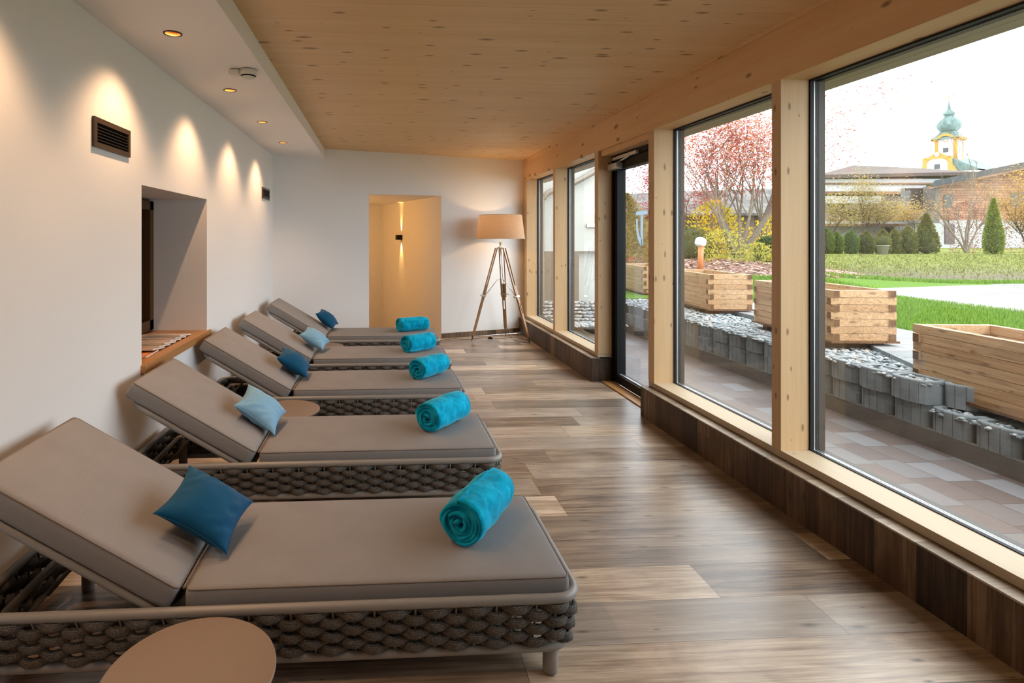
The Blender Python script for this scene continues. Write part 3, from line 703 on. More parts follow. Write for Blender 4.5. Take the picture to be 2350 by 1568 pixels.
# ------------------------------------------------------------------ rolled towels
def towel(label, loc, rz, seed, R=0.088, Ln=0.34):
    t = thing('rolled_towel', label, 'towel', loc, rz, 'turquoise rolled towels on the loungers')
    rng = random.Random(seed); m = MB(); turns = 5.2; N_ = int(turns * 26); th = 0.0125
    NL = 14
    cen = []
    for i in range(N_ + 1):
        a = 2 * pi * turns * i / N_; r = 0.010 + (R - 0.016) * (i / N_) ** 0.92
        r *= 1 + 0.05 * sin(a * 1.0 + seed) + 0.03 * sin(3 * a + seed)
        cen.append((a + seed, r))
    vs = []; fs = []
    for side in (0, 1):
        for j in range(NL + 1):
            y = -Ln / 2 + Ln * j / NL
            for i, (a, r) in enumerate(cen):
                rr = r + (th * 0.5 if side else -th * 0.5)
                bulge = 1 - 0.07 * (abs(j / NL - 0.5) * 2) ** 6
                sag = 1 + 0.05 * mnoise.noise(Vector((cos(a) * 1.2, y * 9, sin(a) * 1.2 + seed))) + 0.06 * sin(j * 1.1 + seed + a) * (i / N_) * 0.4
                en = 0.012 * mnoise.noise(Vector((a * 0.7, seed * 1.7, j * 0.0))) * (1 if j in (0, NL) else 0) + (0.010 * (1 - i / N_) * (1 if j == NL else (-1 if j == 0 else 0))) * (1 if (int(a * 0.5 + seed) % 2) else -0.4)
                x = rr * cos(a) * bulge * sag * 1.04; z = rr * sin(a) * bulge * sag * 0.98
                vs.append((x, y + en, max(z, -R * 0.93)))
    st = (NL + 1) * (N_ + 1)
    for side in (0, 1):
        for j in range(NL):
            for i in range(N_):
                q = [side * st + j * (N_ + 1) + i, side * st + j * (N_ + 1) + i + 1, side * st + (j + 1) * (N_ + 1) + i + 1, side * st + (j + 1) * (N_ + 1) + i]
                fs.append(tuple(q if side == 0 else q[::-1]))
    for j in (0, NL):
        for i in range(N_):
            a = j * (N_ + 1) + i; q = (a, a + 1, st + a + 1, st + a); fs.append(q if j == NL else q[::-1])
    for i in (0, N_):
        for j in range(NL):
            a = j * (N_ + 1) + i; b = (j + 1) * (N_ + 1) + i; fs.append((a, b, st + b, st + a))
    m.add([(v[0], v[1], v[2] + R * 0.93) for v in vs], fs, True)
    m.build('towel_roll', m_towel, t)
TW = [(0.395, 2.235, 0.349, -33, 0.36), (0.395, 3.44, 0.349, -40, 0.36), (0.42, 4.66, 0.349, -43, 0.34), (0.40, 5.73, 0.349, -52, 0.34), (0.41, 6.95, 0.349, -66, 0.38)]
tlab = ['rolled turquoise towel on the lounger nearest the camera', 'rolled turquoise towel on the second lounger from the camera', 'rolled turquoise towel on the middle lounger',
        'rolled turquoise towel on the fourth lounger from the camera', 'rolled turquoise towel in front of the lit doorway on the last lounger']
for i, (x, y, z, a, ln) in enumerate(TW): towel(tlab[i], (x, y, z), radians(a), i * 1.3 + 0.4, 0.093, ln)
# ------------------------------------------------------------------ side tables
def side_table(loc, label):
    t = thing('side_table', label, 'side table', loc, 0, 'round beige side tables between the loungers')
    m = MB(); m.lathe([(0.0, 0.275), (0.2335, 0.275), (0.236, 0.2775), (0.236, 0.2825), (0.2335, 0.285), (0.0, 0.285)], 72, smooth=False); m.build('table_top', m_table, t)
    m = MB(); m.lathe([(0.022, 0.012), (0.022, 0.275)], 20); m.build('stem', m_table, t)
    m = MB(); m.lathe([(0.0, 0.0), (0.17, 0.0), (0.172, 0.004), (0.17, 0.009), (0.0, 0.012)], 48); m.build('base_plate', m_table, t)
side_table((-0.528, 1.612, 0), 'round beige side table at the bottom edge in front of the nearest lounger')
side_table((-0.655, 4.045, 0), 'round beige side table between the second and the middle lounger')
side_table((-0.63, 6.365, 0), 'round beige side table between the fourth and the last lounger')
# ------------------------------------------------------------------ tripod floor lamp
m_teak = spruce('waxed teak', 'Z', (0.42, 0.25, 0.115), (0.27, 0.145, 0.06), (0.12, 0.06, 0.03), knot_amt=0.1, rough=0.4)
m_nickel = plain('polished nickel', (0.72, 0.70, 0.66), 0.2, 0.5, 1.0)
lc = Vector((1.765, 8.17, 0))
t = thing('tripod_floor_lamp', 'tripod floor lamp with wooden legs and a drum shade in the corner', 'floor lamp', lc)
def shade_mat():
    N = NT('natural linen shade'); co = N.coord(); f = N.noise(co, 160, 4, 0.7)
    c = N.ramp(f, [(0.35, (0.42, 0.31, 0.21)), (0.65, (0.62, 0.51, 0.39))])
    d = N.n('BsdfDiffuse'); N.set(d.inputs[0], c); tr = N.n('BsdfTranslucent'); N.set(tr.inputs[0], N.mix(0.5, c, (0.55, 0.30, 0.14, 1)))
    mx = N.n('MixShader'); mx.inputs[0].default_value = 0.38
    N.t.links.new(d.outputs[0], mx.inputs[1]); N.t.links.new(tr.outputs[0], mx.inputs[2]); N.t.links.new(mx.outputs[0], N.out.inputs[0]); return N.m
m = MB(); m.lathe([(0.352, 1.482), (0.308, 1.824)], 56, cap=False)
sh = m.build('lamp_shade', shade_mat(), t)
m = MB(); m.tube([(0.352 * cos(2 * pi * k / 56), 0.352 * sin(2 * pi * k / 56), 1.482) for k in range(56)], 0.003, 6, True); m.tube([(0.308 * cos(2 * pi * k / 56), 0.308 * sin(2 * pi * k / 56), 1.824) for k in range(56)], 0.003, 6, True)
for k in range(3): m.tube([(0, 0, 1.79), (0.308 * cos(2.1 * k), 0.308 * sin(2.1 * k), 1.824)], 0.002, 5)
m.build('shade_ring', plain('linen binding', (0.5, 0.4, 0.3), 0.9), sh)
m = MB(); m.lathe([(0.008, 0.84), (0.008, 1.36)], 12); m.lathe([(0.012, 1.30), (0.014, 1.40), (0.022, 1.405), (0.022, 1.425), (0.010, 1.43), (0.010, 1.60)], 16); m.build('centre_pole', m_nickel, t)
m = MB(); m.lathe([(0.0, 1.335), (0.045, 1.335), (0.05, 1.345), (0.05, 1.36), (0.0, 1.365)], 20); m.build('tripod_head', m_nickel, t)
m = MB(); m.lathe([(0.0, 1.60), (0.03, 1.63), (0.042, 1.67), (0.03, 1.71), (0.0, 1.725)], 16); m.build('bulb', emit('warm bulb', (1, 0.72, 0.42), 10), t)
for k, (fx, fy) in enumerate(((1.328, 8.096), (2.118, 7.86), (1.93, 8.545))):
    d = Vector((fx, fy, 0)) - lc; az = atan2(d.y, d.x); rad = Vector((cos(az), sin(az), 0)); tang = Vector((-sin(az), cos(az), 0))
    top = rad * 0.062 + Vector((0, 0, 1.345)); foot = rad * d.length
    along = (foot - top).normalized(); L_ = (foot - top).length; nrm = tang.cross(along).normalized()
    def slab(mb, s0, s1, w0, w1, th, off=0.0):
        for_pts = []
        for s_, w_ in ((s0, w0), (s1, w1)):
            c0 = top + along * (L_ * s_) + tang * off
            for a_ in (-1, 1):
                for b_ in (-1, 1): for_pts.append(c0 + tang * (a_ * w_ / 2) + nrm * (b_ * th / 2))
        mb.add(for_pts, [(0, 1, 3, 2), (4, 6, 7, 5), (0, 4, 5, 1), (1, 5, 7, 3), (3, 7, 6, 2), (2, 6, 4, 0)])
    lg = thing('leg', None, None, (0, 0, 0)); lg.parent = t
    m = MB(); slab(m, 0.0, 0.44, 0.012, 0.014, 0.016, -0.034); slab(m, 0.0, 0.44, 0.012, 0.014, 0.016, 0.034); slab(m, 0.40, 0.55, 0.082, 0.076, 0.018); m.build('upper_slats', m_teak, lg)
    m = MB(); slab(m, 0.47, 0.585, 0.054, 0.052, 0.024); slab(m, 0.585, 0.69, 0.015, 0.015, 0.024, -0.018); slab(m, 0.585, 0.69, 0.015, 0.015, 0.024, 0.018); slab(m, 0.69, 0.88, 0.05, 0.046, 0.024); slab(m, 0.88, 0.94, 0.046, 0.02, 0.024); m.build('lower_slat', m_teak, lg)
    m = MB(); slab(m, 0.505, 0.522, 0.09, 0.09, 0.034); m.tube([top + along * (L_ * 0.513) - tang * 0.045, top + along * (L_ * 0.513) - tang * 0.075], 0.009, 8); m.tube([top + along * (L_ * 0.513) - tang * 0.072, top + along * (L_ * 0.513) - tang * 0.078], 0.02, 8); m.build('clamp', m_nickel, lg)
    m = MB(); m.tube([top + along * (L_ * 0.93), top + along * (L_ * 0.965), top + along * (L_ * 0.97), foot], [0.015, 0.013, 0.007, 0.003], 10); m.build('ferrule', m_taupe_dark, lg)
    m = MB(); m.tube([(0, 0, 0.885), rad * 0.05 + Vector((0, 0, 0.88)), top + along * (L_ * 0.513) - rad * 0.02], 0.005, 8); m.build('brace_rod', m_nickel, lg)
L = bpy.data.lights.new('lamp_bulb', 'POINT'); L.energy = 44; L.color = (1, 0.58, 0.26); L.shadow_soft_size = 0.045
o = bpy.data.objects.new('lamp_bulb', L); C.objects.link(o); o.parent = t; o.location = (0, 0, 1.67)
def smooth_path(P, per=8):
    out = []; P = [Vector(p) for p in P]; n = len(P)
    for i in range(n - 1):
        p0, p1, p2, p3 = P[max(i - 1, 0)], P[i], P[i + 1], P[min(i + 2, n - 1)]
        for k in range(per):
            u = k / per
            out.append(0.5 * ((2 * p1) + (-p0 + p2) * u + (2 * p0 - 5 * p1 + 4 * p2 - p3) * u * u + (-p0 + 3 * p1 - 3 * p2 + p3) * u ** 3))
    return out + [P[-1]]
t = thing('power_cord', 'black cord with a foot switch on the floor under the lamp', 'cord', (0, 0, 0))
m = MB(); m.tube(smooth_path([(0.95, 8.24, 0.005), (1.08, 8.30, 0.005), (1.25, 8.26, 0.005), (1.40, 8.27, 0.005), (1.52, 8.33, 0.005), (1.64, 8.29, 0.012), (1.80, 8.29, 0.005), (2.0, 8.35, 0.005), (2.12, 8.22, 0.005), (2.16, 8.02, 0.005), (2.09, 7.93, 0.005), (1.98, 8.10, 0.005), (1.965, 8.34, 0.005), (1.955, 8.55, 0.10), (1.93, 8.52, 0.30), (1.88, 8.42, 0.6), (1.80, 8.20, 1.0), (1.776, 8.17, 1.33)]), 0.0032, 6); m.build('cable', m_black, t)
m = MB(); m.rbox(0.07, 0.035, 0.022, 0.008, (3, 3, 2), (1.64, 8.29, 0.012)); m.rbox(0.02, 0.018, 0.012, 0.004, (2, 2, 2), (1.635, 8.29, 0.028)); m.build('foot_switch', m_black, t)
# ================================================================== OUTSIDE
G = 0.42
def paving_mat():
    N = NT('red brown and grey pavers'); s = N.sep(N.coord())
    wv = 0.205; row = N.math('FLOOR', N.math('DIVIDE', s[0], wv)); rr = N.white(N.comb(row, 1.0, 4.0))[0]
    L_ = 0.31; uu = N.math('ADD', N.math('DIVIDE', s[1], L_), N.math('MULTIPLY', rr, 5.0)); cc = N.math('FLOOR', uu)
    wn = N.white(N.comb(row, cc, 2.0)); r1 = wn[0]
    f = N.noise(N.coord(), 9, 5); f2 = N.noise(N.coord(), 160, 3)
    col = N.ramp(r1, [(0.0, (0.085, 0.056, 0.048)), (0.4, (0.115, 0.075, 0.064)), (0.68, (0.125, 0.10, 0.095)), (0.88, (0.155, 0.145, 0.148)), (1.0, (0.20, 0.195, 0.205))])
    col = N.mix(N.math('MULTIPLY', f, 0.35), col, (0.17, 0.135, 0.12, 1)); col = N.mix(N.math('MULTIPLY', f2, 0.3), col, (0.09, 0.07, 0.06, 1))
    fv = N.math('FRACT', N.math('DIVIDE', s[0], wv)); fu = N.math('FRACT', uu)
    e = N.math('MAXIMUM', N.math('LESS_THAN', N.math('MULTIPLY', N.math('MINIMUM', fv, N.math('SUBTRACT', 1.0, fv)), wv), 0.0035),
               N.math('LESS_THAN', N.math('MULTIPLY', N.math('MINIMUM', fu, N.math('SUBTRACT', 1.0, fu)), L_), 0.0035))
    col = N.mix(N.math('MULTIPLY', e, 0.85), col, (0.04, 0.03, 0.026, 1))
    N.principled(col, 0.45, 0.5, 0.0, N.bump(N.math('SUBTRACT', f2, e), 0.3, 0.004)); return N.m
def conc(name, c0, c1, sc_=8, rough=0.9):
    N = NT(name); a = N.noise(N.coord(), sc_, 5); b = N.noise(N.coord(), 140, 3)
    f = N.math('ADD', N.math('MULTIPLY', a, 0.6), N.math('MULTIPLY', b, 0.4))
    N.principled(N.ramp(f, [(0.3, c0), (0.7, c1)]), rough, 0.2, 0.0, N.bump(b, 0.3, 0.003)); return N.m
m_pave = paving_mat()
m_block = conc('grey concrete block', (0.145, 0.158, 0.163), (0.265, 0.28, 0.285))
m_footing = conc('rough concrete footing', (0.10, 0.088, 0.075), (0.17, 0.15, 0.13), 5)
m_path = planks('pale slab paving', 'X', 0.30, 0.6, [(0.20, 0.20, 0.198), (0.25, 0.248, 0.245), (0.30, 0.297, 0.294)], groove=0.003, tone=(0.92, 1.05), rough=(0.7, 0.9), spec=0.15)
m_plaza = planks('pale plaza slabs', 'X', 0.8, 2.4, [(0.175, 0.165, 0.15), (0.235, 0.227, 0.212), (0.28, 0.272, 0.26)], groove=0.006, tone=(0.92, 1.05), rough=(0.8, 0.95), spec=0.1)
p = MB(); p.box(2.50, 4.16, YB - 2, 10.2, -0.25, -0.09)
struct('trim_30', p, m_pave, 'terrace of reddish and grey pavers outside the windows', 'terrace')
p = MB(); p.box(4.155, 4.40, YB - 2, 10.2, -0.25, 0.045)
struct('trim_31', p, m_footing, 'rough concrete footing under the ribbed garden blocks', 'footing')
# ribbed half round blocks, each one a thing
def block_mesh():
    m = MB(); Wb, Db, Hb = 0.309, 0.26, 0.175; n = 7
    front = []
    for i in range(n + 1):
        a = pi * i / n; y = -Wb / 2 * cos(a); x = -0.105 * sin(a) ** 0.55
        front.append((x, y))
    out = []
    for i in range(n):
        (xa, ya), (xb, yb) = front[i], front[i + 1]
        out += [(xa * 0.965, ya), (xa + (xb - xa) * 0.08 - 0.003, ya + (yb - ya) * 0.08), (xa + (xb - xa) * 0.92 - 0.003, ya + (yb - ya) * 0.92)]
    out.append((front[-1][0] * 0.94, front[-1][1])); out += [(0.14, Wb / 2), (0.14, -Wb / 2)]
    inner = [(x * 0.62 + 0.005, y * 0.72) for x, y in out]
    k = len(out); vs = []; fs = []
    for z, lp in ((0, out), (Hb - 0.008, out), (Hb, [(x * 0.97, y * 0.985) for x, y in out]), (Hb, inner), (Hb - 0.05, inner)): vs += [(x, y, z) for x, y in lp]
    for r_ in range(4):
        for i in range(k): j = (i + 1) % k; fs.append((r_ * k + i, r_ * k + j, (r_ + 1) * k + j, (r_ + 1) * k + i))
    fs.append(tuple(range(k))[::-1]); fs.append(tuple(4 * k + i for i in range(k)))
    m.add(vs, [f[::-1] for f in fs]); return m.mesh('ribbed_block', m_block)
bmesh_block = block_mesh(); rngb = random.Random(3)
def blocks(ys, xf, z, label, grp):
    for y in ys:
        o = bpy.data.objects.new('retaining_block', bmesh_block); C.objects.link(o)
        o.location = (xf(y) + rngb.uniform(-0.01, 0.01), y, z); o.rotation_euler = (0, 0, rngb.uniform(-0.04, 0.04) + 0.04)
        tag(o, label, 'concrete block', grp)
blocks([2.05 + 0.312 * i for i in range(24)], lambda y: 4.255, 0.046, 'grey ribbed concrete block in the lower course of the garden wall', 'lower course of ribbed garden blocks')
blocks([4.23 + 0.312 * i for i in range(17)], lambda y: 4.225 + 0.012 * (y - 4.2), 0.2225, 'grey ribbed concrete block in the upper course of the garden wall', 'upper course of ribbed garden blocks')
for i, (x, y, a) in enumerate(((4.42, 3.98, -0.75), (4.70, 3.80, -1.0))):
    o = bpy.data.objects.new('retaining_block', bmesh_block); C.objects.link(o); o.location = (x, y, 0.2225); o.rotation_euler = (0, 0, -a)
    tag(o, ['ribbed concrete block where the upper course turns behind the nearest planter', 'ribbed concrete block hidden behind the far end of the nearest planter'][i], 'concrete block')
# gravel
p = MB(); p.box(4.33, 5.6, YB - 2, 4.0, -0.2, 0.165); p.box(4.33, 5.5, 4.0, 10.4, -0.2, 0.345)
m_soil = plain('dark soil under gravel', (0.09, 0.088, 0.085), 0.95)
struct('trim_32', p, m_soil, 'dark bed under the pebbles between the blocks and the path', 'bed')
m_peb = island_mat('river pebbles', [(0.0, (0.13, 0.15, 0.16)), (0.45, (0.30, 0.32, 0.33)), (0.8, (0.46, 0.46, 0.45)), (0.96, (0.58, 0.57, 0.55)), (1.0, (0.55, 0.38, 0.27))], 0.6)
ico = bmesh.new(); bmesh.ops.create_icosphere(ico, subdivisions=1, radius=1.0); icov = [v.co.copy() for v in ico.verts]; icof = [tuple(v.index for v in f.verts) for f in ico.faces]; ico.free()
def pebbles(m, x0, x1, y0, y1, z, n, rng, r0=0.011, r1=0.024, inside=None):
    for _ in range(n):
        x, y = rng.uniform(x0, x1), rng.uniform(y0, y1)
        if inside and not inside(x, y): continue
        r = rng.uniform(r0, r1); a = rng.uniform(0, pi); e = rng.uniform(1.1, 1.7); zz = z + rng.uniform(0, 0.02)
        m.add([(x + (v.x * e * cos(a) - v.y * sin(a)) * r, y + (v.x * e * sin(a) + v.y * cos(a)) * r, zz + v.z * r * 0.6) for v in icov], icof, True)
pe = MB(); rngp = random.Random(11)
pebbles(pe, 4.14, 5.05, 4.08, 7.4, 0.365, 5200, rngp); pebbles(pe, 4.14, 5.05, 7.4, 10.2, 0.365, 2200, rngp); pebbles(pe, 4.16, 4.75, 2.0, 4.05, 0.185, 2200, rngp)
tag(pe.build('pebbles', m_peb), 'grey white pebbles filling the bed between blocks and path', 'pebbles', None, 'stuff')
# planters: interlocked boards
m_plank = None
def larch(name, stops):
    N = NT(name); isl = N.n('NewGeometry').outputs['Random Per Island']; s = N.sep(N.coord())
    o = N.math('MULTIPLY', isl, 53.0)
    g = N.noise(N.comb(N.math('MULTIPLY_ADD', s[1], 1.5, o), N.math('MULTIPLY', s[0], 30), N.math('MULTIPLY_ADD', s[2], 45, o)), 1.0, 6, 0.65, 1.2)
    c = N.mix(0.6, N.ramp(isl, stops), N.ramp(g, [(0.3, tuple(x * 0.45 for x in stops[0][1])), (0.7, tuple(min(1, x * 1.25) for x in stops[-1][1]))]))
    vo = N.n('TexVoronoi', voronoi_dimensions='2D'); N.set(vo.inputs['Vector'], N.comb(N.math('MULTIPLY_ADD', N.math('ADD', s[1], s[0]), 4.0, o), N.math('MULTIPLY', s[2], 13.0), 0.0)); vo.inputs['Scale'].default_value = 1.0
    kc = N.sep(vo.outputs['Color'])
    k = N.math('SUBTRACT', 1.0, N.math('DIVIDE', vo.outputs['Distance'], N.math('MULTIPLY_ADD', kc[0], 0.22, 0.01)), clamp=True)
    c = N.mix(N.math('MULTIPLY', k, 0.8), c, (0.10, 0.05, 0.022, 1))
    N.principled(c, 0.65, 0.25, 0.0, N.bump(g, 0.2, 0.003)); return N.m
m_larch = larch('larch boards', [(0.0, (0.31, 0.155, 0.072)), (0.5, (0.43, 0.245, 0.118)), (1.0, (0.54, 0.345, 0.19))])
m_endgrain = larch('larch end grain', [(0.0, (0.095, 0.042, 0.018)), (0.5, (0.13, 0.06, 0.026)), (1.0, (0.19, 0.095, 0.042))])
def planter(label, x, y, z, rz):
    """origin: the corner nearest building and camera; +y runs away along the long side, +x away from the building"""
    t = thing('wooden_planter', label, 'planter', (x, y, z), rz, 'wooden planter boxes on the garden wall')
    Ln, Wd, bh, th, ov = 1.36, 0.60, 0.0715, 0.058, 0.016; zb = 0.085
    sides = [MB(), MB()]; ends = [MB(), MB()]; tips = MB()
    for k in range(7):
        z0 = zb + k * bh; z1 = z0 + bh - 0.003
        long_out = k % 2 == 0
        for i, x0 in enumerate((0.0, Wd - th)):
            if long_out: sides[i].box(x0, x0 + th, -ov, Ln + ov, z0, z1)
            else: sides[i].box(x0, x0 + th, th + 0.0005, Ln - th - 0.0005, z0, z1)
        for i, y0 in enumerate((0.0, Ln - th)):
            if long_out: ends[i].box(th + 0.0005, Wd - th - 0.0005, y0, y0 + th, z0, z1)
            else: ends[i].box(-ov, Wd + ov, y0, y0 + th, z0, z1)
        if long_out:
            for x0 in (0.0, Wd - th):
                tips.box(x0 + 0.002, x0 + th - 0.002, -ov - 0.0015, -ov, z0 + 0.002, z1 - 0.002); tips.box(x0 + 0.002, x0 + th - 0.002, Ln + ov, Ln + ov + 0.0015, z0 + 0.002, z1 - 0.002)
        else:
            for y0 in (0.0, Ln - th):
                tips.box(-ov - 0.0015, -ov, y0 + 0.002, y0 + th - 0.002, z0 + 0.002, z1 - 0.002); tips.box(Wd + ov, Wd + ov + 0.0015, y0 + 0.002, y0 + th - 0.002, z0 + 0.002, z1 - 0.002)
    for i in (0, 1): sides[i].build('side_wall', m_larch, t)
    for i in (0, 1): ends[i].build('end_wall', m_larch, t)
    tips.build('end_grain', m_endgrain, t)
    m = MB()
    for k in range(5): m.box(-0.03 + k * 0.132, -0.03 + k * 0.132 + 0.128, -0.03, Ln + 0.03, zb - 0.022, zb - 0.001)
    m.build('base_boards', m_endgrain, t)
    for yy in (0.10, Ln - 0.20):
        m = MB(); m.box(0.03, Wd - 0.03, yy, yy + 0.09, 0.0, zb - 0.023); m.build('runner', m_endgrain, t)
PR = -radians(5.6)
planter('wooden planter nearest the camera with its long side along the wall', 4.265, 3.06, 0.205, PR)
planter('wooden planter behind the post, second from the camera', 4.50, 5.38, 0.39, PR)
planter('wooden planter seen through the window by the glass door', 4.765, 7.93, 0.38, PR)
planter('wooden planter seen through the glass door', 5.04, 10.55, 0.36, PR)
# path, lawn, plaza
p = MB(); p.prism([(4.95, 1.0), (6.05, 1.0), (6.12, 6.2), (6.3, 10.5), (5.35, 10.5), (5.10, 7.0), (4.93, 5.45), (4.52, 4.55), (4.9, 4.3)], 0.25, G + 0.004)
struct('trim_33', p, m_path, 'pale slab path between the pebbles and the lawn strip', 'path')
p = MB(); p.prism([(9.3, 3.0), (45.0, 3.0), (45.0, 12.25), (10.6, 12.25), (9.75, 11.6), (9.15, 10.0)], 0.25, G + 0.012)
struct('trim_34', p, m_plaza, 'pale paved plaza beyond the green lawn strip', 'plaza')
sst = lambda t: (lambda u: u * u * (3 - 2 * u))(max(0.0, min(1.0, t)))
def gz(x, y):
    z = G + 0.40 * sst((y - 12.5) / 9.0) * sst((x - 6) / 4 + 0.3)
    d2 = ((x - 8.9) / 3.0) ** 2 + ((y - 14.6) / 2.9) ** 2
    z += 0.42 * math.exp(-d2)
    return z
def lawn_mat():
    N = NT('lawn'); co = N.coord(); s = N.sep(co)
    a = N.noise(co, 55, 4, 0.7); b = N.noise(co, 0.9, 4, 0.6)
    c = N.noise(N.comb(N.math('MULTIPLY', s[0], 0.7), N.math('MULTIPLY', s[1], 2.2), 0.0), 2.0, 6, 0.75)
    grass = N.ramp(a, [(0.3, (0.045, 0.105, 0.008)), (0.7, (0.13, 0.22, 0.028))])
    thin = N.ramp(N.noise(N.comb(N.math('MULTIPLY', s[0], 1.0), N.math('MULTIPLY', s[1], 0.8), 0.0), 1.6, 6, 0.8), [(0.35, (0.085, 0.115, 0.018)), (0.65, (0.22, 0.235, 0.055))])
    soil = N.ramp(N.noise(co, 30, 4, 0.7), [(0.3, (0.06, 0.045, 0.035)), (0.7, (0.17, 0.14, 0.115))])
    far = N.math('MULTIPLY', N.math('SUBTRACT', s[1], 12.6), 1.4, clamp=True)
    g2 = N.mix(far, grass, thin)
    # bare soil band on the near half of the bank
    band = N.math('MULTIPLY', N.math('MULTIPLY', N.math('SUBTRACT', s[1], 12.8), 1.4, clamp=True), N.math('MULTIPLY', N.math('SUBTRACT', 19.0, s[1]), 0.2, clamp=True))
    mid = N.noise(N.comb(N.math('MULTIPLY', s[0], 2.0), N.math('MULTIPLY', s[1], 1.3), 0.0), 1.8, 6, 0.85)
    c = N.math('ADD', N.math('MULTIPLY', c, 0.4), N.math('MULTIPLY', mid, 0.6))
    sm = N.math('MULTIPLY', band, N.math('MULTIPLY', N.math('SUBTRACT', N.math('ADD', c, N.math('MULTIPLY', band, 0.14)), 0.50), 9.0, clamp=True))
    col = N.mix(N.math('MULTIPLY', sm, 0.9), g2, soil)
    # leaf mulch on the bank around the red tree
    dx = N.math('DIVIDE', N.math('SUBTRACT', s[0], 9.3), 3.0); dy = N.math('DIVIDE', N.math('SUBTRACT', s[1], 14.9), 2.7)
    d = N.math('SQRT', N.math('ADD', N.math('MULTIPLY', dx, dx), N.math('MULTIPLY', dy, dy)))
    mm = N.math('MULTIPLY', N.math('SUBTRACT', N.math('ADD', 1.08, N.math('MULTIPLY', N.math('SUBTRACT', b, 0.5), 0.5)), d), 9.0, clamp=True)
    mul = N.ramp(N.noise(co, 38, 5, 0.8), [(0.35, (0.06, 0.035, 0.025)), (0.5, (0.19, 0.11, 0.085)), (0.65, (0.38, 0.28, 0.23))])
    col = N.mix(mm, col, mul)
    N.principled(col, 0.95, 0.1, 0.0, N.bump(a, 0.6, 0.02)); return N.m
def grid(xs, ys, fz):
    m = MB(); vs = [(x, y, fz(x, y)) for y in ys for x in xs]; nx = len(xs)
    m.add(vs, [(j * nx + i, j * nx + i + 1, (j + 1) * nx + i + 1, (j + 1) * nx + i) for j in range(len(ys) - 1) for i in range(nx - 1)], True); return m
xs = [5.2 + 0.35 * i for i in range(45)] + [21 + 3 * i for i in range(30)]; ys = [-3 + 1.0 * i for i in range(15)] + [12 + 0.35 * i for i in range(50)] + [30 + 5 * i for i in range(28)]
def gzz(x, y):
    z = gz(x, y)
    return z - 0.12 if (y < 10.8 and x < 6.2 + 0.02 * y) or (9.5 < x and y < 12.0) else z
lawno = struct('lawn', grid(xs, ys, gzz), lawn_mat(), 'green lawn rising to a bank with brown soil and leaf mulch', 'lawn')
p = MB(); p.prism([(1.0, 10.0), (5.3, 10.0), (5.3, 40.0), (1.0, 40.0)], 0.1, 0.40)
struct('lawn.001', p, lawno.data.materials[0], 'strip of lawn running behind the white side wing', 'lawn')
# grass blades near the camera
m_blade = island_mat('grass blades', [(0.0, (0.06, 0.135, 0.010)), (0.5, (0.125, 0.235, 0.022)), (1.0, (0.22, 0.32, 0.06))], 0.6, 0.2, 0.35)
rg = random.Random(21); gb = MB()
def blade(x, y, z, hgt):
    a = rg.uniform(0, 2 * pi); l = rg.uniform(-0.5, 0.5) * hgt; w_ = 0.004 + 0.0008 * max(0, y - 5)
    gb.add([(x - w_ * cos(a), y - w_ * sin(a), z), (x + w_ * cos(a), y + w_ * sin(a), z), (x + l * sin(a), y - l * cos(a), z + hgt)], [(0, 1, 2)])
for _ in range(42000):
    y = 4.2 + 6.6 * rg.random() ** 1.2; x = 6.12 + 0.03 * max(0, y - 6) + rg.random() * 3.1
    blade(x, y, G - 0.005, rg.uniform(0.03, 0.075))
for _ in range(9000):
    x = rg.uniform(9.6, 22); y = rg.uniform(12.2, 12.9); blade(x, y, gz(x, y), rg.uniform(0.03, 0.09))
for _ in range(9000):
    x = rg.uniform(6.3, 9.8); y = rg.uniform(10.6, 13.2)
    if ((x - 9.3) / 3.0) ** 2 + ((y - 14.9) / 2.7) ** 2 > 1.1: blade(x, y, gz(x, y), rg.uniform(0.04, 0.09))
tag(gb.build('grass', m_blade), 'short bright grass blades of the lawn strip', 'grass', None, 'stuff')
m_dry = island_mat('thin dry grass', [(0.0, (0.09, 0.075, 0.045)), (0.3, (0.12, 0.14, 0.03)), (0.7, (0.20, 0.21, 0.05)), (1.0, (0.30, 0.27, 0.13))], 0.7, 0.2, 0.3)
gb2 = MB()
for _ in range(16000):
    y = rg.uniform(12.8, 21.0); x = 9.0 + (y - 12) * 0.25 + rg.random() * (8.0 + (y - 12.8) * 0.9)
    if rg.random() > 0.12 + 0.88 * sst((y - 13.3) / 3.2): continue
    a = rg.uniform(0, 2 * pi); hgt = rg.uniform(0.02, 0.075); l = rg.uniform(-0.7, 0.7) * hgt; w_ = 0.012; z = gz(x, y)
    gb2.add([(x - w_ * cos(a), y - w_ * sin(a), z), (x + w_ * cos(a), y + w_ * sin(a), z), (x + l * sin(a), y - l * cos(a), z + hgt)], [(0, 1, 2)])
tag(gb2.build('dry_grass', m_dry), 'thin yellowish grass and clods on the bank before the thujas', 'grass', None, 'stuff')
m_litter = island_mat('fallen leaves', [(0.0, (0.16, 0.08, 0.055)), (0.4, (0.32, 0.17, 0.13)), (0.7, (0.45, 0.30, 0.24)), (0.92, (0.55, 0.45, 0.38)), (1.0, (0.45, 0.05, 0.05))], 0.8)
lm = MB(); rl = random.Random(8)
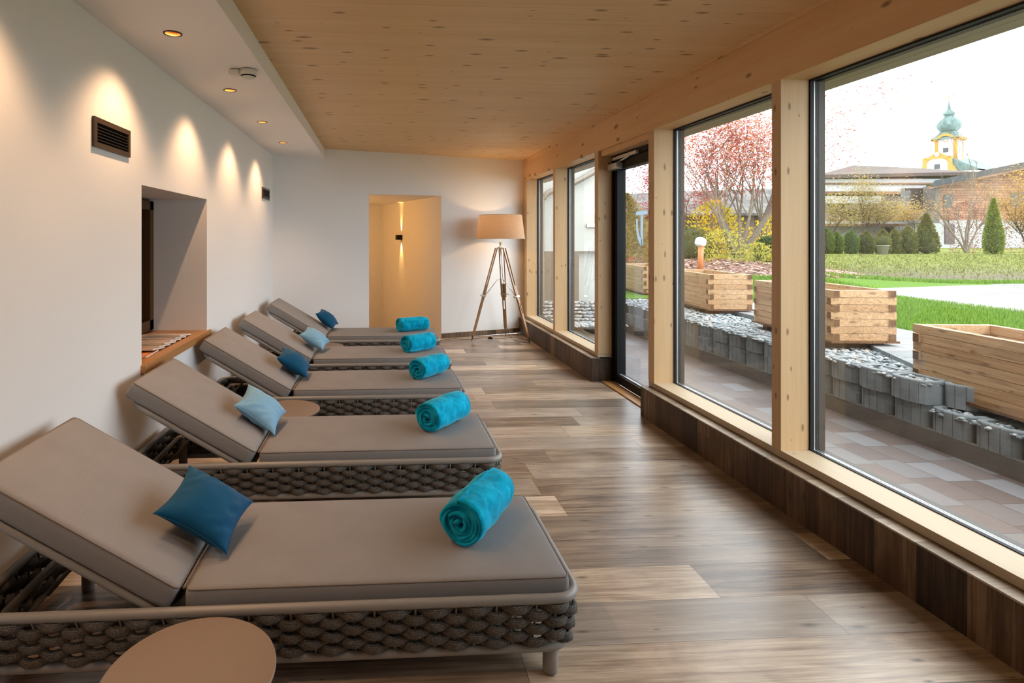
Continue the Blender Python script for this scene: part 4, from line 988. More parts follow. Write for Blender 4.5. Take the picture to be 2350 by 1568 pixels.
for _ in range(5200):
    r = sqrt(rl.random()) * 1.08; a = rl.uniform(0, 2 * pi); x = 9.3 + 3.0 * r * cos(a); y = 14.9 + 2.7 * r * sin(a)
    s_ = rl.uniform(0.025, 0.06); q = rl.uniform(0, pi); z = gz(x, y) + 0.012; tx, ty = rl.uniform(-0.5, 0.5), rl.uniform(-0.5, 0.5)
    lm.add([(x + s_ * cos(q), y + s_ * sin(q), z + s_ * tx), (x - 0.6 * s_ * sin(q), y + 0.6 * s_ * cos(q), z + s_ * ty * 0.5), (x - s_ * cos(q), y - s_ * sin(q), z + 0.01), (x + 0.6 * s_ * sin(q), y - 0.6 * s_ * cos(q), z + 0.02)], [(0, 1, 2, 3)])
tag(lm.build('leaf_litter', m_litter), 'brown and red fallen leaves lying on the bank under the red tree', 'fallen leaves', None, 'stuff')
# ------------------------------------------------------------------ white side wing with downpipe
m_render = plain('white outside render', (0.52, 0.54, 0.52), 0.9, 0.2, nz=(40, 0.02))
m_greypl = plain('greige render plinth', (0.21, 0.18, 0.15), 0.9, 0.2, nz=(30, 0.05))
t = thing('house_wing', 'white rendered side wing seen through the two narrow windows', 'building', (3.2, 9.72, 0.0))
m = MB(); m.box(-0.75, 0.86, 0.0, 0.5, 1.257, 4.2); m.box(-0.75, 0.80, 0.5, 6.0, 0.0, 4.2); m.build('wall', m_render, t)
m = MB(); m.box(-0.75, 0.29, 0.004, 0.5, -0.1, 1.257); m.build('plinth', m_greypl, t)
m = MB(); m.box(0.29, 0.86, 0.12, 0.5, -0.1, 1.257); m.build('reflection_panel', m_render, t)  # pale set-back panel standing in for the room mirrored in the glass
m = MB(); m.box(0.42, 0.88, -0.04, 0.02, 1.68, 1.74); m.build('ledge', m_alu, t)
m = MB(); m.tube(smooth_path([(0.62, -0.10, 3.1), (0.62, -0.10, 2.80), (0.55, -0.10, 2.66), (0.12, -0.09, 2.42), (-0.24, -0.09, 2.29), (-0.36, -0.09, 2.18), (-0.40, -0.09, 1.95), (-0.40, -0.09, 0.2)], 6), 0.048, 12)
m.build('downpipe', plain('grey brown zinc', (0.26, 0.23, 0.20), 0.45, 0.5, 0.4), t)
pe = MB(); pebbles(pe, 2.5, 4.0, 8.9, 9.7, 0.06, 1500, random.Random(4), 0.018, 0.04)
for k in range(7): pebbles(pe, 2.5, 4.0, 9.25 + 0.06 * k, 9.7, 0.06 + 0.05 * k, 420, random.Random(40 + k), 0.018, 0.04)
tag(pe.build('gravel', m_peb), 'grey gravel heaped at the foot of the white side wing', 'gravel', None, 'stuff')
# ------------------------------------------------------------------ plants
def branches(rng, base, dirs, length, r0, levels, spread, mb, tips, up=0.15, seg=4, kids=(3, 5)):
    def grow(p, d, ln, r, lv):
        pts = [p.copy()]; q = p.copy(); dd = d.copy(); R_ = [r]
        for i in range(seg):
            dd = (dd + Vector((rng.uniform(-1, 1), rng.uniform(-1, 1), rng.uniform(-0.6, 1) * 1.0 + up)) * 0.16).normalized()
            q = q + dd * (ln / seg); pts.append(q.copy()); R_.append(r * (1 - 0.6 * (i + 1) / seg))
        mb.tube(pts, R_, 6 if lv == levels else (5 if lv > 1 else 3), cap=False)
        if lv <= 1:
            tips.extend(pts[1:]); 
            if lv == 0: return
        if lv == 0: return
        for k in range(rng.randint(*kids)):
            i = rng.randint(max(1, seg // 2 - (1 if lv < levels else 0)), seg); pp = pts[i]
            side = Vector((rng.uniform(-1, 1), rng.uniform(-1, 1), rng.uniform(-0.5, 1))).normalized()
            nd_ = (dd * (1 - spread) + side * spread + Vector((0, 0, up))).normalized()
            grow(pp, nd_, ln * rng.uniform(0.5, 0.8), R_[i] * 0.62, lv - 1)
    for d, l_ in dirs: grow(Vector(base), Vector(d).normalized(), length * l_, r0, levels)
def leaves(rng, tips, n, size, jit, keep=None):
    m = MB()
    for _ in range(n):
        c = rng.choice(tips) + Vector((rng.gauss(0, jit), rng.gauss(0, jit), rng.gauss(0, jit)))
        if keep and not keep(c): continue
        a = Vector((rng.uniform(-1, 1), rng.uniform(-1, 1), rng.uniform(-1, 1))).normalized(); b = a.orthogonal().normalized()
        s_ = size * rng.uniform(0.6, 1.3)
        m.add([c + a * s_, c + b * s_ * 0.55, c - a * s_, c - b * s_ * 0.55], [(0, 1, 2, 3)])
    return m
def tree(name, label, cat, loc, seed, dirs, length, r0, levels, bark, leafm, nleaf, lsize, jit=0.12, spread=0.5, up=0.15, kids=(3, 5), keep=None, group=None):
    t = thing(name, label, cat, loc, 0, group); rng = random.Random(seed); mb = MB(); tips = []
    branches(rng, (0, 0, 0), dirs, length, r0, levels, spread, mb, tips, up, kids=kids)
    mb.build('branches', bark, t)
    if nleaf: leaves(rng, tips, nleaf, lsize, jit, keep).build('foliage', leafm, t)
    return t
def shrub(name, label, cat, loc, seed, shape, n, lsize, leafm, core, group=None, stems=None):
    """shape(h, a) -> radius at relative height h; a leafy shell around a dense twiggy core"""
    t = thing(name, label, cat, loc, 0, group); rng = random.Random(seed); H_ = shape['h']; m = MB()
    for _ in range(n):
        hh = rng.random() ** shape.get('pw', 0.9); a = rng.uniform(0, 2 * pi)
        if not core: hh = min(1.0, hh * (1 + 0.25 * mnoise.noise(Vector((cos(a) * 1.5, sin(a) * 1.5, seed)))))
        r = shape['r'](hh) * ((0.80 + 0.26 * rng.random()) if core else (0.25 + 0.9 * rng.random() ** 0.7)) * (1 + (0.12 if core else 0.45) * mnoise.noise(Vector((cos(a) * 2, sin(a) * 2, hh * 4 + seed))))
        c = Vector((r * cos(a), r * sin(a), hh * H_))
        d = Vector((cos(a), sin(a), rng.uniform(0.2, 1.6))).normalized(); b = d.cross(Vector((rng.uniform(-1, 1), rng.uniform(-1, 1), rng.uniform(-1, 1)))).normalized(); s_ = lsize * rng.uniform(0.6, 1.4)
        m.add([c + d * s_, c + b * s_ * 0.5, c - d * s_ * 0.6, c - b * s_ * 0.5], [(0, 1, 2, 3)])
    m.build('foliage', leafm, t)
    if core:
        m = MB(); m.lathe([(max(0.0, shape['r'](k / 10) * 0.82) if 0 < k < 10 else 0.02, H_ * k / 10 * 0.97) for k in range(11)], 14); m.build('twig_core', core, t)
    return t
m_bark = conc('grey brown bark', (0.12, 0.095, 0.07), (0.27, 0.22, 0.17), 20)
m_barkd = conc('dark bark', (0.06, 0.048, 0.04), (0.14, 0.115, 0.095), 20)
m_redleaf = island_mat('red orange autumn leaves', [(0.0, (0.32, 0.055, 0.05)), (0.35, (0.50, 0.13, 0.10)), (0.65, (0.56, 0.20, 0.15)), (0.9, (0.60, 0.28, 0.10)), (1.0, (0.46, 0.32, 0.09))], 0.7, 0.2, 0.45)
m_crimson = island_mat('crimson leaves', [(0.0, (0.22, 0.02, 0.03)), (0.6, (0.42, 0.04, 0.06)), (1.0, (0.55, 0.10, 0.10))], 0.7, 0.2, 0.4)
m_yellow = island_mat('yellow leaves', [(0.0, (0.50, 0.37, 0.02)), (0.6, (0.72, 0.53, 0.025)), (1.0, (0.44, 0.43, 0.06))], 0.7, 0.2, 0.45)
m_ygreen = island_mat('yellow green leaves', [(0.0, (0.22, 0.24, 0.035)), (0.5, (0.40, 0.38, 0.06)), (1.0, (0.58, 0.50, 0.11))], 0.7, 0.2, 0.4)
m_ochre = island_mat('ochre leaves', [(0.0, (0.20, 0.155, 0.045)), (0.5, (0.32, 0.235, 0.07)), (1.0, (0.42, 0.33, 0.13))], 0.7, 0.2, 0.4)
m_amber = island_mat('amber leaves', [(0.0, (0.27, 0.15, 0.032)), (0.5, (0.39, 0.235, 0.055)), (1.0, (0.50, 0.36, 0.13))], 0.7, 0.2, 0.4)
m_russet = island_mat('russet leaves', [(0.0, (0.16, 0.06, 0.045)), (0.5, (0.27, 0.125, 0.09)), (1.0, (0.38, 0.23, 0.16))], 0.7, 0.2, 0.35)
m_thuja = island_mat('thuja green', [(0.0, (0.07, 0.12, 0.035)), (0.6, (0.12, 0.19, 0.05)), (1.0, (0.20, 0.25, 0.075))], 0.8, 0.15, 0.2)
m_thuja_b = island_mat('thuja bronze', [(0.0, (0.10, 0.12, 0.035)), (0.6, (0.17, 0.165, 0.05)), (1.0, (0.24, 0.21, 0.07))], 0.8, 0.15, 0.2)
m_thuja_y = island_mat('thuja yellow green', [(0.0, (0.13, 0.18, 0.03)), (0.6, (0.21, 0.26, 0.05)), (1.0, (0.30, 0.33, 0.09))], 0.8, 0.15, 0.2)
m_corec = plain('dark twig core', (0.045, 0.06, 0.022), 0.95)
m_coreb = plain('brown twig core', (0.10, 0.075, 0.05), 0.95)
A3 = radians(3.3)
def px(x, y, Z):
    q = ((x - PPX) / FPX * Z); return Vector((q * cos(A3) + Z * sin(A3), -q * sin(A3) + Z * cos(A3), 1.5 - (y - PPY) / FPX * Z))
# red tree on the bank: several stems in a vase
tp_ = Vector((9.95, 15.2, 0)); tp_.z = gz(tp_.x, tp_.y) - 0.05
tree('red_leaved_tree', 'many stemmed tree with red and orange autumn leaves on the bank', 'tree', tp_, 17,
     [((0.25, 0.1, 1), 1.0), ((-0.25, 0.2, 1), 1.05), ((0.55, -0.1, 1), 1.0), ((-0.5, 0.0, 1), 0.95), ((0.05, -0.3, 1), 1.0), ((0.8, 0.2, 1), 0.95), ((-0.85, -0.2, 1), 1.0), ((0.0, 0.4, 1.0), 1.1), ((1.0, -0.1, 1), 1.05), ((0.7, -0.3, 1), 1.1)],
     2.55, 0.05, 3, m_bark, m_redleaf, 21000, 0.035, 0.19, 0.5, 0.16, (3, 4), keep=lambda c: 1.7 < c.z < 4.6)
q = px(1575, 560, 17.5); q.z = gz(q.x, q.y)
tree('crimson_maple', 'dark crimson leaved tree left of the red tree', 'tree', q, 5, [((-0.1, 0, 1), 1.0), ((0.45, 0.1, 0.9), 1.1), ((-0.5, 0.1, 0.9), 1.0)], 1.75, 0.05, 3, m_barkd, m_crimson, 5000, 0.038, 0.14, 0.5, 0.08, keep=lambda c: c.z > 1.1)
def dome(h, r, pw=0.9): return {'h': h, 'r': lambda t_: r * max(0.0, 1 - (2 * t_ - 0.75) ** 2 * 0.64) ** 0.5 if t_ < 1 else 0.0, 'pw': pw}
def column(h, r): return {'h': h, 'r': lambda t_: r * (min(1, 0.72 + 1.2 * t_) * (1 - max(0, (t_ - 0.55) / 0.45) ** 2.0)) + 0.005, 'pw': 0.95}
def cone(h, r): return {'h': h, 'r': lambda t_: r * (min(1, 0.86 + 0.8 * t_) if t_ < 0.2 else (1.02 - ((t_ - 0.2) / 0.8) ** 1.5)) + 0.01, 'pw': 0.85}
def at(x, Z, dz=0.0):
    q = px(x, 585, Z); q.z = gz(q.x, q.y) - 0.03 + dz; return q
shrub('yellow_shrub', 'bright yellow leaved shrub behind the orange path light', 'shrub', at(1640, 16.6), 2, dome(1.75, 0.75), 1500, 0.05, m_yellow, None)
shrub('yellow_shrub', 'bright yellow shrub at the foot of the red tree beside the post', 'shrub', at(1765, 17.5), 12, dome(1.55, 0.55), 900, 0.05, m_yellow, None)
shrub('green_yellow_shrub', 'low yellow green shrub under the red tree stems', 'shrub', at(1660, 14.6), 3, dome(0.85, 0.55), 850, 0.036, m_ygreen, None)
shrub('green_yellow_shrub', 'low pale green shrub between the red tree and the round bush', 'shrub', at(1738, 14.8), 4, dome(0.55, 0.42), 900, 0.033, m_ygreen, None)
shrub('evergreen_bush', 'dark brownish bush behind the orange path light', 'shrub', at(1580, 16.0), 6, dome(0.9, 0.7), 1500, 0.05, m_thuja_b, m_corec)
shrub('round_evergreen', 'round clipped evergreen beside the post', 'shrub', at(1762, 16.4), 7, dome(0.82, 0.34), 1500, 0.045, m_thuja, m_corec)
# orange path light
q = px(1607, 592, 13.6); q.z = gz(q.x, q.y) - 0.02
t = thing('path_light', 'orange post light with a white glass head on the leafy bank', 'garden light', q)
m = MB(); m.tube([(0, 0, 0), (0.02, 0, 0.62)], 0.062, 16); m.build('post', plain('orange terracotta paint', (0.60, 0.19, 0.07), 0.6), t)
m = MB(); m.rbox(0.23, 0.23, 0.23, 0.09, (4, 4, 4), (0, 0, 0), Matrix.Translation((0.01, 0, 0.70)) @ Matrix.Rotation(0.5, 4, 'Z') @ Matrix.Rotation(0.35, 4, 'Y')); m.build('glass_head', plain('opal glass', (0.75, 0.75, 0.78), 0.25), t)
# shed behind
m_shedw = planks('brown shed boards', 'Z', 0.15, 3.0, [(0.06, 0.035, 0.02), (0.13, 0.075, 0.045), (0.2, 0.12, 0.07)])
m_tile = planks('grey brown roof tiles', 'X', 0.25, 0.3, [(0.05, 0.044, 0.038), (0.085, 0.075, 0.064), (0.12, 0.107, 0.092)], groove=0.012)
t = thing('garden_shed', 'brown wooden shed with a grey tiled roof behind the yellow shrubs', 'shed', (12.2, 22.5, 0.7), radians(-14))
m = MB(); m.box(-2.6, 4.4, 0, 2.5, 0, 1.75); m.build('wall', m_shedw, t)
m = MB(); m.add([(-3.0, -0.7, 1.65), (4.9, -0.7, 1.65), (4.9, 1.2, 2.75), (-3.0, 1.2, 2.55), (-3.0, -0.7, 1.75), (4.9, -0.7, 1.75), (4.9, 1.2, 2.87), (-3.0, 1.2, 2.67)], [(0, 3, 2, 1), (4, 5, 6, 7), (0, 1, 5, 4), (1, 2, 6, 5), (2, 3, 7, 6), (3, 0, 4, 7)]); m.build('roof', m_tile, t)
m = MB(); m.box(-2.2, -2.08, -0.55, -0.45, 0, 1.66); m.box(1.9, 2.02, -0.55, -0.45, 0, 1.66); m.build('porch_posts', m_shedw, t)
# clipped thujas along the far edge of the lawn
gh = 'thuja hedge shrubs along the far lawn edge'
for i, (x, yt, w_, mt, l) in enumerate(((1895, 525, 0.29, m_thuja, 'first thuja of the far row beside the post'), (1920, 534, 0.22, m_thuja, 'small round topped thuja, second of the far row'), (1953, 530, 0.25, m_thuja, 'third thuja of the far row with a pointed top'),
        (1988, 531, 0.26, m_thuja_b, 'fourth thuja of the far row, just before the potted shrub'), (2026, 527, 0.25, m_thuja_b, 'thuja standing behind the potted shrub'), (2054, 526, 0.20, m_thuja_b, 'slim bronze thuja after the potted shrub'), (2084, 520, 0.28, m_thuja_b, 'broad bronze thuja next to the mixed conifer'))):
    b = at(x, 23.5); h_ = 1.5 + (PPY - yt) / FPX * 23.5 - b.z
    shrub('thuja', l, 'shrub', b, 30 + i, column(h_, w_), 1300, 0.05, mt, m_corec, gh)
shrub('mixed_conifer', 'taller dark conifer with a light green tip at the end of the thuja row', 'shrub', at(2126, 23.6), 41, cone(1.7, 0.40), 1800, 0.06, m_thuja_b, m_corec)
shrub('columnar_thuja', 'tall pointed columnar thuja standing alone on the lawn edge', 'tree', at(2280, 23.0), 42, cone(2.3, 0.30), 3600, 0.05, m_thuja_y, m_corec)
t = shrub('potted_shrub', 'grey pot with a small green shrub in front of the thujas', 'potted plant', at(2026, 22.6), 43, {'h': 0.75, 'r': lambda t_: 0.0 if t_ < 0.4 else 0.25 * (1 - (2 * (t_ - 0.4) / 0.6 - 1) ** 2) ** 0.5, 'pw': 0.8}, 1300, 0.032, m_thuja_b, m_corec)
m = MB(); m.lathe([(0.0, 0.0), (0.15, 0.0), (0.20, 0.36), (0.22, 0.36), (0.22, 0.40), (0.17, 0.40), (0.0, 0.36)], 20); m.build('pot', plain('grey stone pot', (0.27, 0.26, 0.235), 0.9), t)
tree('ochre_tree', 'loose tree with small ochre yellow leaves behind the thuja row', 'tree', at(1978, 25.5), 61, [((0.05, 0, 1), 1.0), ((0.3, 0.1, 1), 0.95), ((-0.2, 0.1, 1), 0.95), ((0.7, 0.0, 0.9), 0.9)], 1.75, 0.055, 3, m_barkd, m_ochre, 8000, 0.036, 0.21, 0.55, 0.12, (3, 5), keep=lambda c: c.z > 1.35)
tree('ochre_tree', 'leaning tree with sparse ochre leaves just beside the big post', 'tree', at(1893, 25.0), 62, [((0.45, 0, 1), 1.1), ((0.25, 0.1, 1), 0.9)], 1.6, 0.05, 3, m_barkd, m_ochre, 3200, 0.036, 0.2, 0.5, 0.1, (3, 4), keep=lambda c: c.z > 1.2)
tree('amber_tree', 'tree with dense amber leaves in front of the dark window bay', 'tree', at(2085, 26.0), 63, [((-0.1, 0, 1), 1.0), ((0.3, 0.1, 0.9), 0.9), ((-0.5, 0.1, 0.9), 0.9)], 1.35, 0.05, 3, m_barkd, m_amber, 5200, 0.038, 0.2, 0.55, 0.05, (3, 5), keep=lambda c: c.z > 1.5)
tree('bare_tree', 'bare tree with a straight thin trunk in front of the church', 'tree', at(2218, 24.5), 64, [((0.02, 0, 1), 1.9), ((-0.45, 0, 1), 1.1), ((0.5, 0, 1), 1.2), ((-0.2, 0.2, 1), 1.0), ((0.25, 0, 1), 1.0)], 2.0, 0.045, 2, m_bark, None, 0, 0.05, spread=0.42, kids=(4, 6))
shrub('russet_shrub', 'big russet red shrub around the foot of the bare tree', 'shrub', at(2215, 25.0), 65, dome(2.3, 0.72), 2300, 0.034, m_russet, None)
shrub('russet_shrub', 'russet shrub behind the tall columnar thuja at the picture edge', 'shrub', at(2330, 25.5), 66, dome(1.8, 0.6), 1500, 0.034, m_russet, None)
tree('amber_tree', 'amber leaved tree at the edge of the big window', 'tree', at(2362, 25.0), 67, [((-0.15, 0, 1), 1.1), ((0.2, 0, 1), 1.0), ((-0.4, 0.1, 1), 1.0)], 1.75, 0.05, 3, m_barkd, m_amber, 7500, 0.038, 0.18, 0.5, 0.1, keep=lambda c: c.z > 0.9)
# seen through the glass door
q = px(1440, 600, 16.0); q.z = G
shrub('climbing_shrub', 'yellow and green climbing shrub seen through the glass door', 'shrub', q, 71, {'h': 2.3, 'r': lambda t_: 0.62 * (1 - t_ ** 3) + 0.02, 'pw': 0.9}, 5000, 0.045, m_ochre, None)
q = px(1452, 600, 19.0); q.z = G
tree('bare_tree', 'bare branched tree seen through the top of the glass door', 'tree', q, 72, [((-0.1, 0, 1), 1.2), ((0.35, 0, 1), 1.0)], 2.1, 0.075, 3, m_bark, m_crimson, 260, 0.05, 0.1, 0.45, 0.15, (3, 4))
lm = MB(); rl = random.Random(9)
for _ in range(1500):
    x, y = rl.uniform(6.4, 9.0), rl.uniform(17.0, 19.5); s_ = rl.uniform(0.03, 0.07); z = gz(x, y) + 0.02; qq = rl.uniform(0, pi)
    lm.add([(x + s_ * cos(qq), y + s_ * sin(qq), z + 0.05), (x - s_ * sin(qq), y + s_ * cos(qq), z), (x - s_ * cos(qq), y - s_ * sin(qq), z + 0.01), (x + s_ * sin(qq), y - s_ * cos(qq), z + 0.03)], [(0, 1, 2, 3)])
tag(lm.build('leaf_litter', m_crimson), 'crimson fallen leaves on the grass seen through the glass door', 'fallen leaves', None, 'stuff')
# ------------------------------------------------------------------ houses
m_white = plain('white house render', (0.40, 0.405, 0.41), 0.9, 0.2)
m_wood = planks('warm brown boards', 'XZ', 0.2, 4.0, [(0.12, 0.06, 0.03), (0.2, 0.11, 0.056), (0.27, 0.155, 0.085)], groove=0.006)
m_roofb = plain('brown roof sheet', (0.10, 0.075, 0.065), 0.8, 0.2, nz=(3, 0.1))
m_roofg = plain('dark grey roof sheet', (0.05, 0.058, 0.065), 0.7, 0.3, nz=(3, 0.1))
m_brick = planks('orange brick cladding', 'XZ', 0.16, 0.9, [(0.27, 0.115, 0.06), (0.36, 0.165, 0.09), (0.46, 0.24, 0.145)], groove=0.012, tone=(0.85, 1.1))
m_greyp = plain('grey facade panel', (0.11, 0.095, 0.09), 0.7)
m_win = plain('dark window', (0.03, 0.032, 0.035), 0.15, 0.6)
# chalet with long balconies; local x to the right along the facade, y away
Z1 = 44.0; o1 = px(1860, 585, Z1); K1 = Z1 / FPX
t = thing('chalet_house', 'white chalet with brown roof and long balconies behind the thujas', 'building', (o1.x, o1.y, 0.0), -A3)
hz = lambda y, K: 1.5 - (y - PPY) * K
X1 = lambda x: (x - 1860) * K1
m = MB(); m.prism([(X1(1860), 0.6), (X1(2105), 0.6), (X1(2105) + 6, 7.0), (X1(1860) + 6, 7.0)], 0.0, hz(440, K1)); m.build('wall', m_white, t)
m = MB(); m.prism([(X1(1866), 0.3), (X1(2105), 0.3), (X1(2105) + 6, 7.0), (X1(1866) + 6, 7.0)], hz(440, K1), hz(404, K1)); m.build('upper_floor', m_wood, t)
m = MB(); a, b, c, d = X1(1862), X1(1926), X1(2060), X1(2215)
zr, ze = hz(373, K1), hz(404, K1)
m.add([(a, -0.8, hz(412, K1)), (d, -0.8, hz(404, K1)), (d, -0.8, hz(397, K1)), (X1(2064) + 4.2, 4.0, hz(379, K1) + 0.3), (b + 4.2, 4.0, zr + 0.3), (a + 1.0, 1.0, hz(400, K1)), (d + 8.5, 8.0, hz(404, K1)), (a + 8.5, 8.0, hz(412, K1)), (a, -0.8, hz(404, K1))],
      [(0, 1, 2, 8), (8, 2, 3, 4), (8, 4, 5), (2, 6, 3), (3, 6, 7, 4), (5, 4, 7), (0, 8, 5, 7), (0, 7, 6, 1)]); m.build('roof', m_roofb, t)
for (ya, yb, xa, xb) in ((412, 421, 1862, 2160), (425, 441, 1862, 2112), (451, 468, 1862, 2010), (506, 514, 1886, 2072)):
    m = MB(); m.box(X1(xa), X1(xb), -0.5, -0.3, hz(yb, K1), hz(ya, K1)); m.build('balcony_front', m_white, t)
for (ya, yb, xa, xb) in ((421, 425, 1862, 2140), (441, 447, 1862, 2080), (514, 519, 1886, 2072), (502, 506, 1886, 2072)):
    m = MB(); m.box(X1(xa), X1(xb), -0.6, 0.6, hz(yb, K1), hz(ya, K1)); m.build('balcony_slab', m_wood, t)
for (xa, xb, ya, yb) in ((1942, 1975, 483, 506), (1983, 2005, 483, 506), (2022, 2060, 483, 504), (1948, 1962, 407, 420), (2045, 2064, 522, 556), (2100, 2122, 404, 416)):
    m = MB(); m.box(X1(xa), X1(xb), 0.22 if yb < 430 else 0.5, 0.62, hz(yb, K1), hz(ya, K1)); m.build('window', m_win, t)
m = MB(); m.add([(X1(1908), -0.4, hz(485, K1)), (X1(2012), -0.4, hz(447, K1)), (X1(2075), -0.4, hz(447, K1)), (X1(2075), -0.4, hz(478, K1)), (X1(1985), -0.4, hz(478, K1)),
    (X1(1908), 0.6, hz(485, K1)), (X1(2012), 0.6, hz(447, K1)), (X1(2075), 0.6, hz(447, K1)), (X1(2075), 0.6, hz(478, K1)), (X1(1985), 0.6, hz(478, K1))], [(0, 1, 2, 3, 4), (9, 8, 7, 6, 5), (0, 5, 6, 1), (1, 6, 7, 2), (2, 7, 8, 3), (3, 8, 9, 4), (4, 9, 5, 0)]); m.build('stair_gable', m_greyp, t)
m = MB(); m.box(X1(2166), X1(2186), 3.5, 4.5, hz(395, K1), hz(383, K1)); m.build('roof_box', m_greyp, t)
Z2 = 36.0; o2 = px(2060, 585, Z2); K2 = Z2 / FPX; X2 = lambda x: (x - 2060) * K2
t = thing('brick_house', 'house with orange brick upper floor and a dark sloping roof before the church', 'building', (o2.x, o2.y, 0.0), -A3)
m = MB(); f0 = [(X2(2118), hz(505, K2)), (X2(2460), hz(505, K2)), (X2(2460), hz(395, K2)), (X2(2300), hz(392, K2)), (X2(2118), hz(430, K2))]
k = len(f0); m.add([(x, 0.0, z) for x, z in f0] + [(x + 6.0, 6.0, z) for x, z in f0], [tuple(range(k)), tuple(range(k, 2 * k))[::-1]] + [(i, k + i, k + (i + 1) % k, (i + 1) % k) for i in range(k)]); m.build('brick_wall', m_brick, t)
m = MB(); m.prism([(X2(2080), 0.02), (X2(2460), 0.02), (X2(2460) + 6, 6.0), (X2(2080) + 6, 6.0)], 0.0, hz(505, K2)); m.build('wall', m_white, t)
m = MB(); f0 = [(X2(2095), hz(433, K2)), (X2(2305), hz(390, K2)), (X2(2480), hz(392, K2)), (X2(2480), hz(380, K2)), (X2(2300), hz(378, K2)), (X2(2105), hz(419, K2))]
k = len(f0); m.add([(x, -1.2, z) for x, z in f0] + [(x + 7.5, 6.2, z) for x, z in f0], [tuple(range(k)), tuple(range(k, 2 * k))[::-1]] + [(i, k + i, k + (i + 1) % k, (i + 1) % k) for i in range(k)]); m.build('roof', m_roofg, t)
m = MB(); f0 = [(X2(2097), hz(437, K2)), (X2(2305), hz(395, K2)), (X2(2480), hz(397, K2)), (X2(2480), hz(392, K2)), (X2(2305), hz(390, K2)), (X2(2095), hz(433, K2))]
k = len(f0); m.add([(x, -1.15, z) for x, z in f0] + [(x, -1.0, z) for x, z in f0], [tuple(range(k)), tuple(range(k, 2 * k))[::-1]] + [(i, k + i, k + (i + 1) % k, (i + 1) % k) for i in range(k)]); m.build('verge_board', m_wood, t)
m = MB(); m.box(X2(2074), X2(2126), -0.9, 0.0, hz(513, K2), hz(487, K2)); m.box(X2(2117), X2(2126), -0.9, 0.0, hz(487, K2), hz(430, K2)); m.build('balcony', m_greyp, t)
m = MB(); m.box(X2(2076), X2(2118), -0.02, 0.3, hz(487, K2), hz(432, K2)); m.build('loggia', m_win, t)
for (xa, xb, ya, yb) in ((2166, 2186, 446, 476), (2318, 2350, 440, 474), (2128, 2150, 446, 480), (2168, 2190, 515, 560)):
    m = MB(); m.box(X2(xa), X2(xb), -0.03, 0.1, hz(yb, K2), hz(ya, K2)); m.build('window', m_win, t)
# ------------------------------------------------------------------ church
ZK = 130.0; K3 = ZK / FPX; ok = px(2178, 585, ZK)
t = thing('church', 'white and yellow baroque church with a green onion dome', 'church', (ok.x, ok.y, 0.0), -radians(46.8 + 17)); t.scale = (0.74, 0.74, 1.0)
m_copper = NT('weathered green copper')
f = m_copper.noise(m_copper.coord(), 0.9, 5, 0.6); m_copper.principled(m_copper.ramp(f, [(0.3, (0.065, 0.10, 0.098)), (0.7, (0.155, 0.22, 0.20))]), 0.7, 0.3)
m_copper = m_copper.m
m_ochrep = plain('yellow church paint', (0.40, 0.215, 0.058), 0.9, 0.2)
Hh = lambda y: hz(y, K3)
tw = 2.55
m = MB(); m.box(-tw, tw, -tw, tw, 0, Hh(320)); m.build('tower', m_white, t)
m = MB()
for sx in (-1, 1):
    for sy in (-1, 1): m.box(sx * tw - 0.42 + (0.36 if sx < 0 else -0.36) * 1, sx * tw + 0.42 + (0.36 if sx < 0 else -0.36) * 1, sy * (tw - 0.3) - 0.36, sy * (tw - 0.3) + 0.36, Hh(395), Hh(322))
m.build('pilasters', m_ochrep, t)
m = MB()
arc = []
for k in range(17):
    u = -1 + 2 * k / 16; arc.append((u * (tw + 0.75), Hh(321) + (0.95 * max(0, cos(u * pi * 0.75)) ** 1.0 if abs(u) < 0.66 else 0)))
for k in range(16):
    (xa, za), (xb, zb) = arc[k], arc[k + 1]
    for fy in (-tw - 0.7, tw + 0.1):
        m.add([(xa, fy, za - 0.25), (xb, fy, zb - 0.25), (xb, fy, zb + 0.35), (xa, fy, za + 0.35), (xa, fy + 0.6, za - 0.25), (xb, fy + 0.6, zb - 0.25), (xb, fy + 0.6, zb + 0.35), (xa, fy + 0.6, za + 0.35)], [(0, 1, 2, 3), (7, 6, 5, 4), (3, 2, 6, 7), (0, 4, 5, 1)])
for sx in (-1, 1): m.box(sx * (tw + 0.4) - 0.35, sx * (tw + 0.4) + 0.35, -tw - 0.7, tw + 0.7, Hh(323), Hh(317))
m.build('cornice', m_ochrep, t)
# onion dome: a flared skirt, the bulb, a small lantern bulb and the spire
def ribbed(prof, n=64, ribs=16, amp=0.035):
    m = MB(); vs = []; fs = []
    for (r, z) in prof:
        for k in range(n):
            q = 2 * pi * k / n; rr = r * (1 + amp * abs(sin(q * ribs / 2))); vs.append((rr * cos(q), rr * sin(q), z))
    for i in range(len(prof) - 1):
        for k in range(n): l = (k + 1) % n; fs.append((i * n + k, i * n + l, (i + 1) * n + l, (i + 1) * n + k))
    m.add(vs, fs, True); return m
P3 = lambda half, y: (half * K3, Hh(y))
m = MB(); bs = [(-tw - 0.9, Hh(320)), (-tw - 0.1, Hh(313)), (-1.9, Hh(307)), (-1.75, Hh(303))]
for (ra, za), (rb, zb) in zip(bs[:-1], bs[1:]):
    a, b = -ra, -rb; m.add([(-a, -a, za), (a, -a, za), (a, a, za), (-a, a, za), (-b, -b, zb), (b, -b, zb), (b, b, zb), (-b, b, zb)], [(0, 1, 5, 4), (1, 2, 6, 5), (2, 3, 7, 6), (3, 0, 4, 7)])
m.build('dome_skirt', m_copper, t)
ribbed([P3(14.5, 306), P3(15.5, 304), P3(19.5, 301.5), P3(25, 297), P3(28, 291), P3(28.2, 286), P3(26, 281), P3(21.5, 276.5), P3(15, 272), P3(11, 267.5), P3(9.8, 264)]).build('onion_dome', m_copper, t)
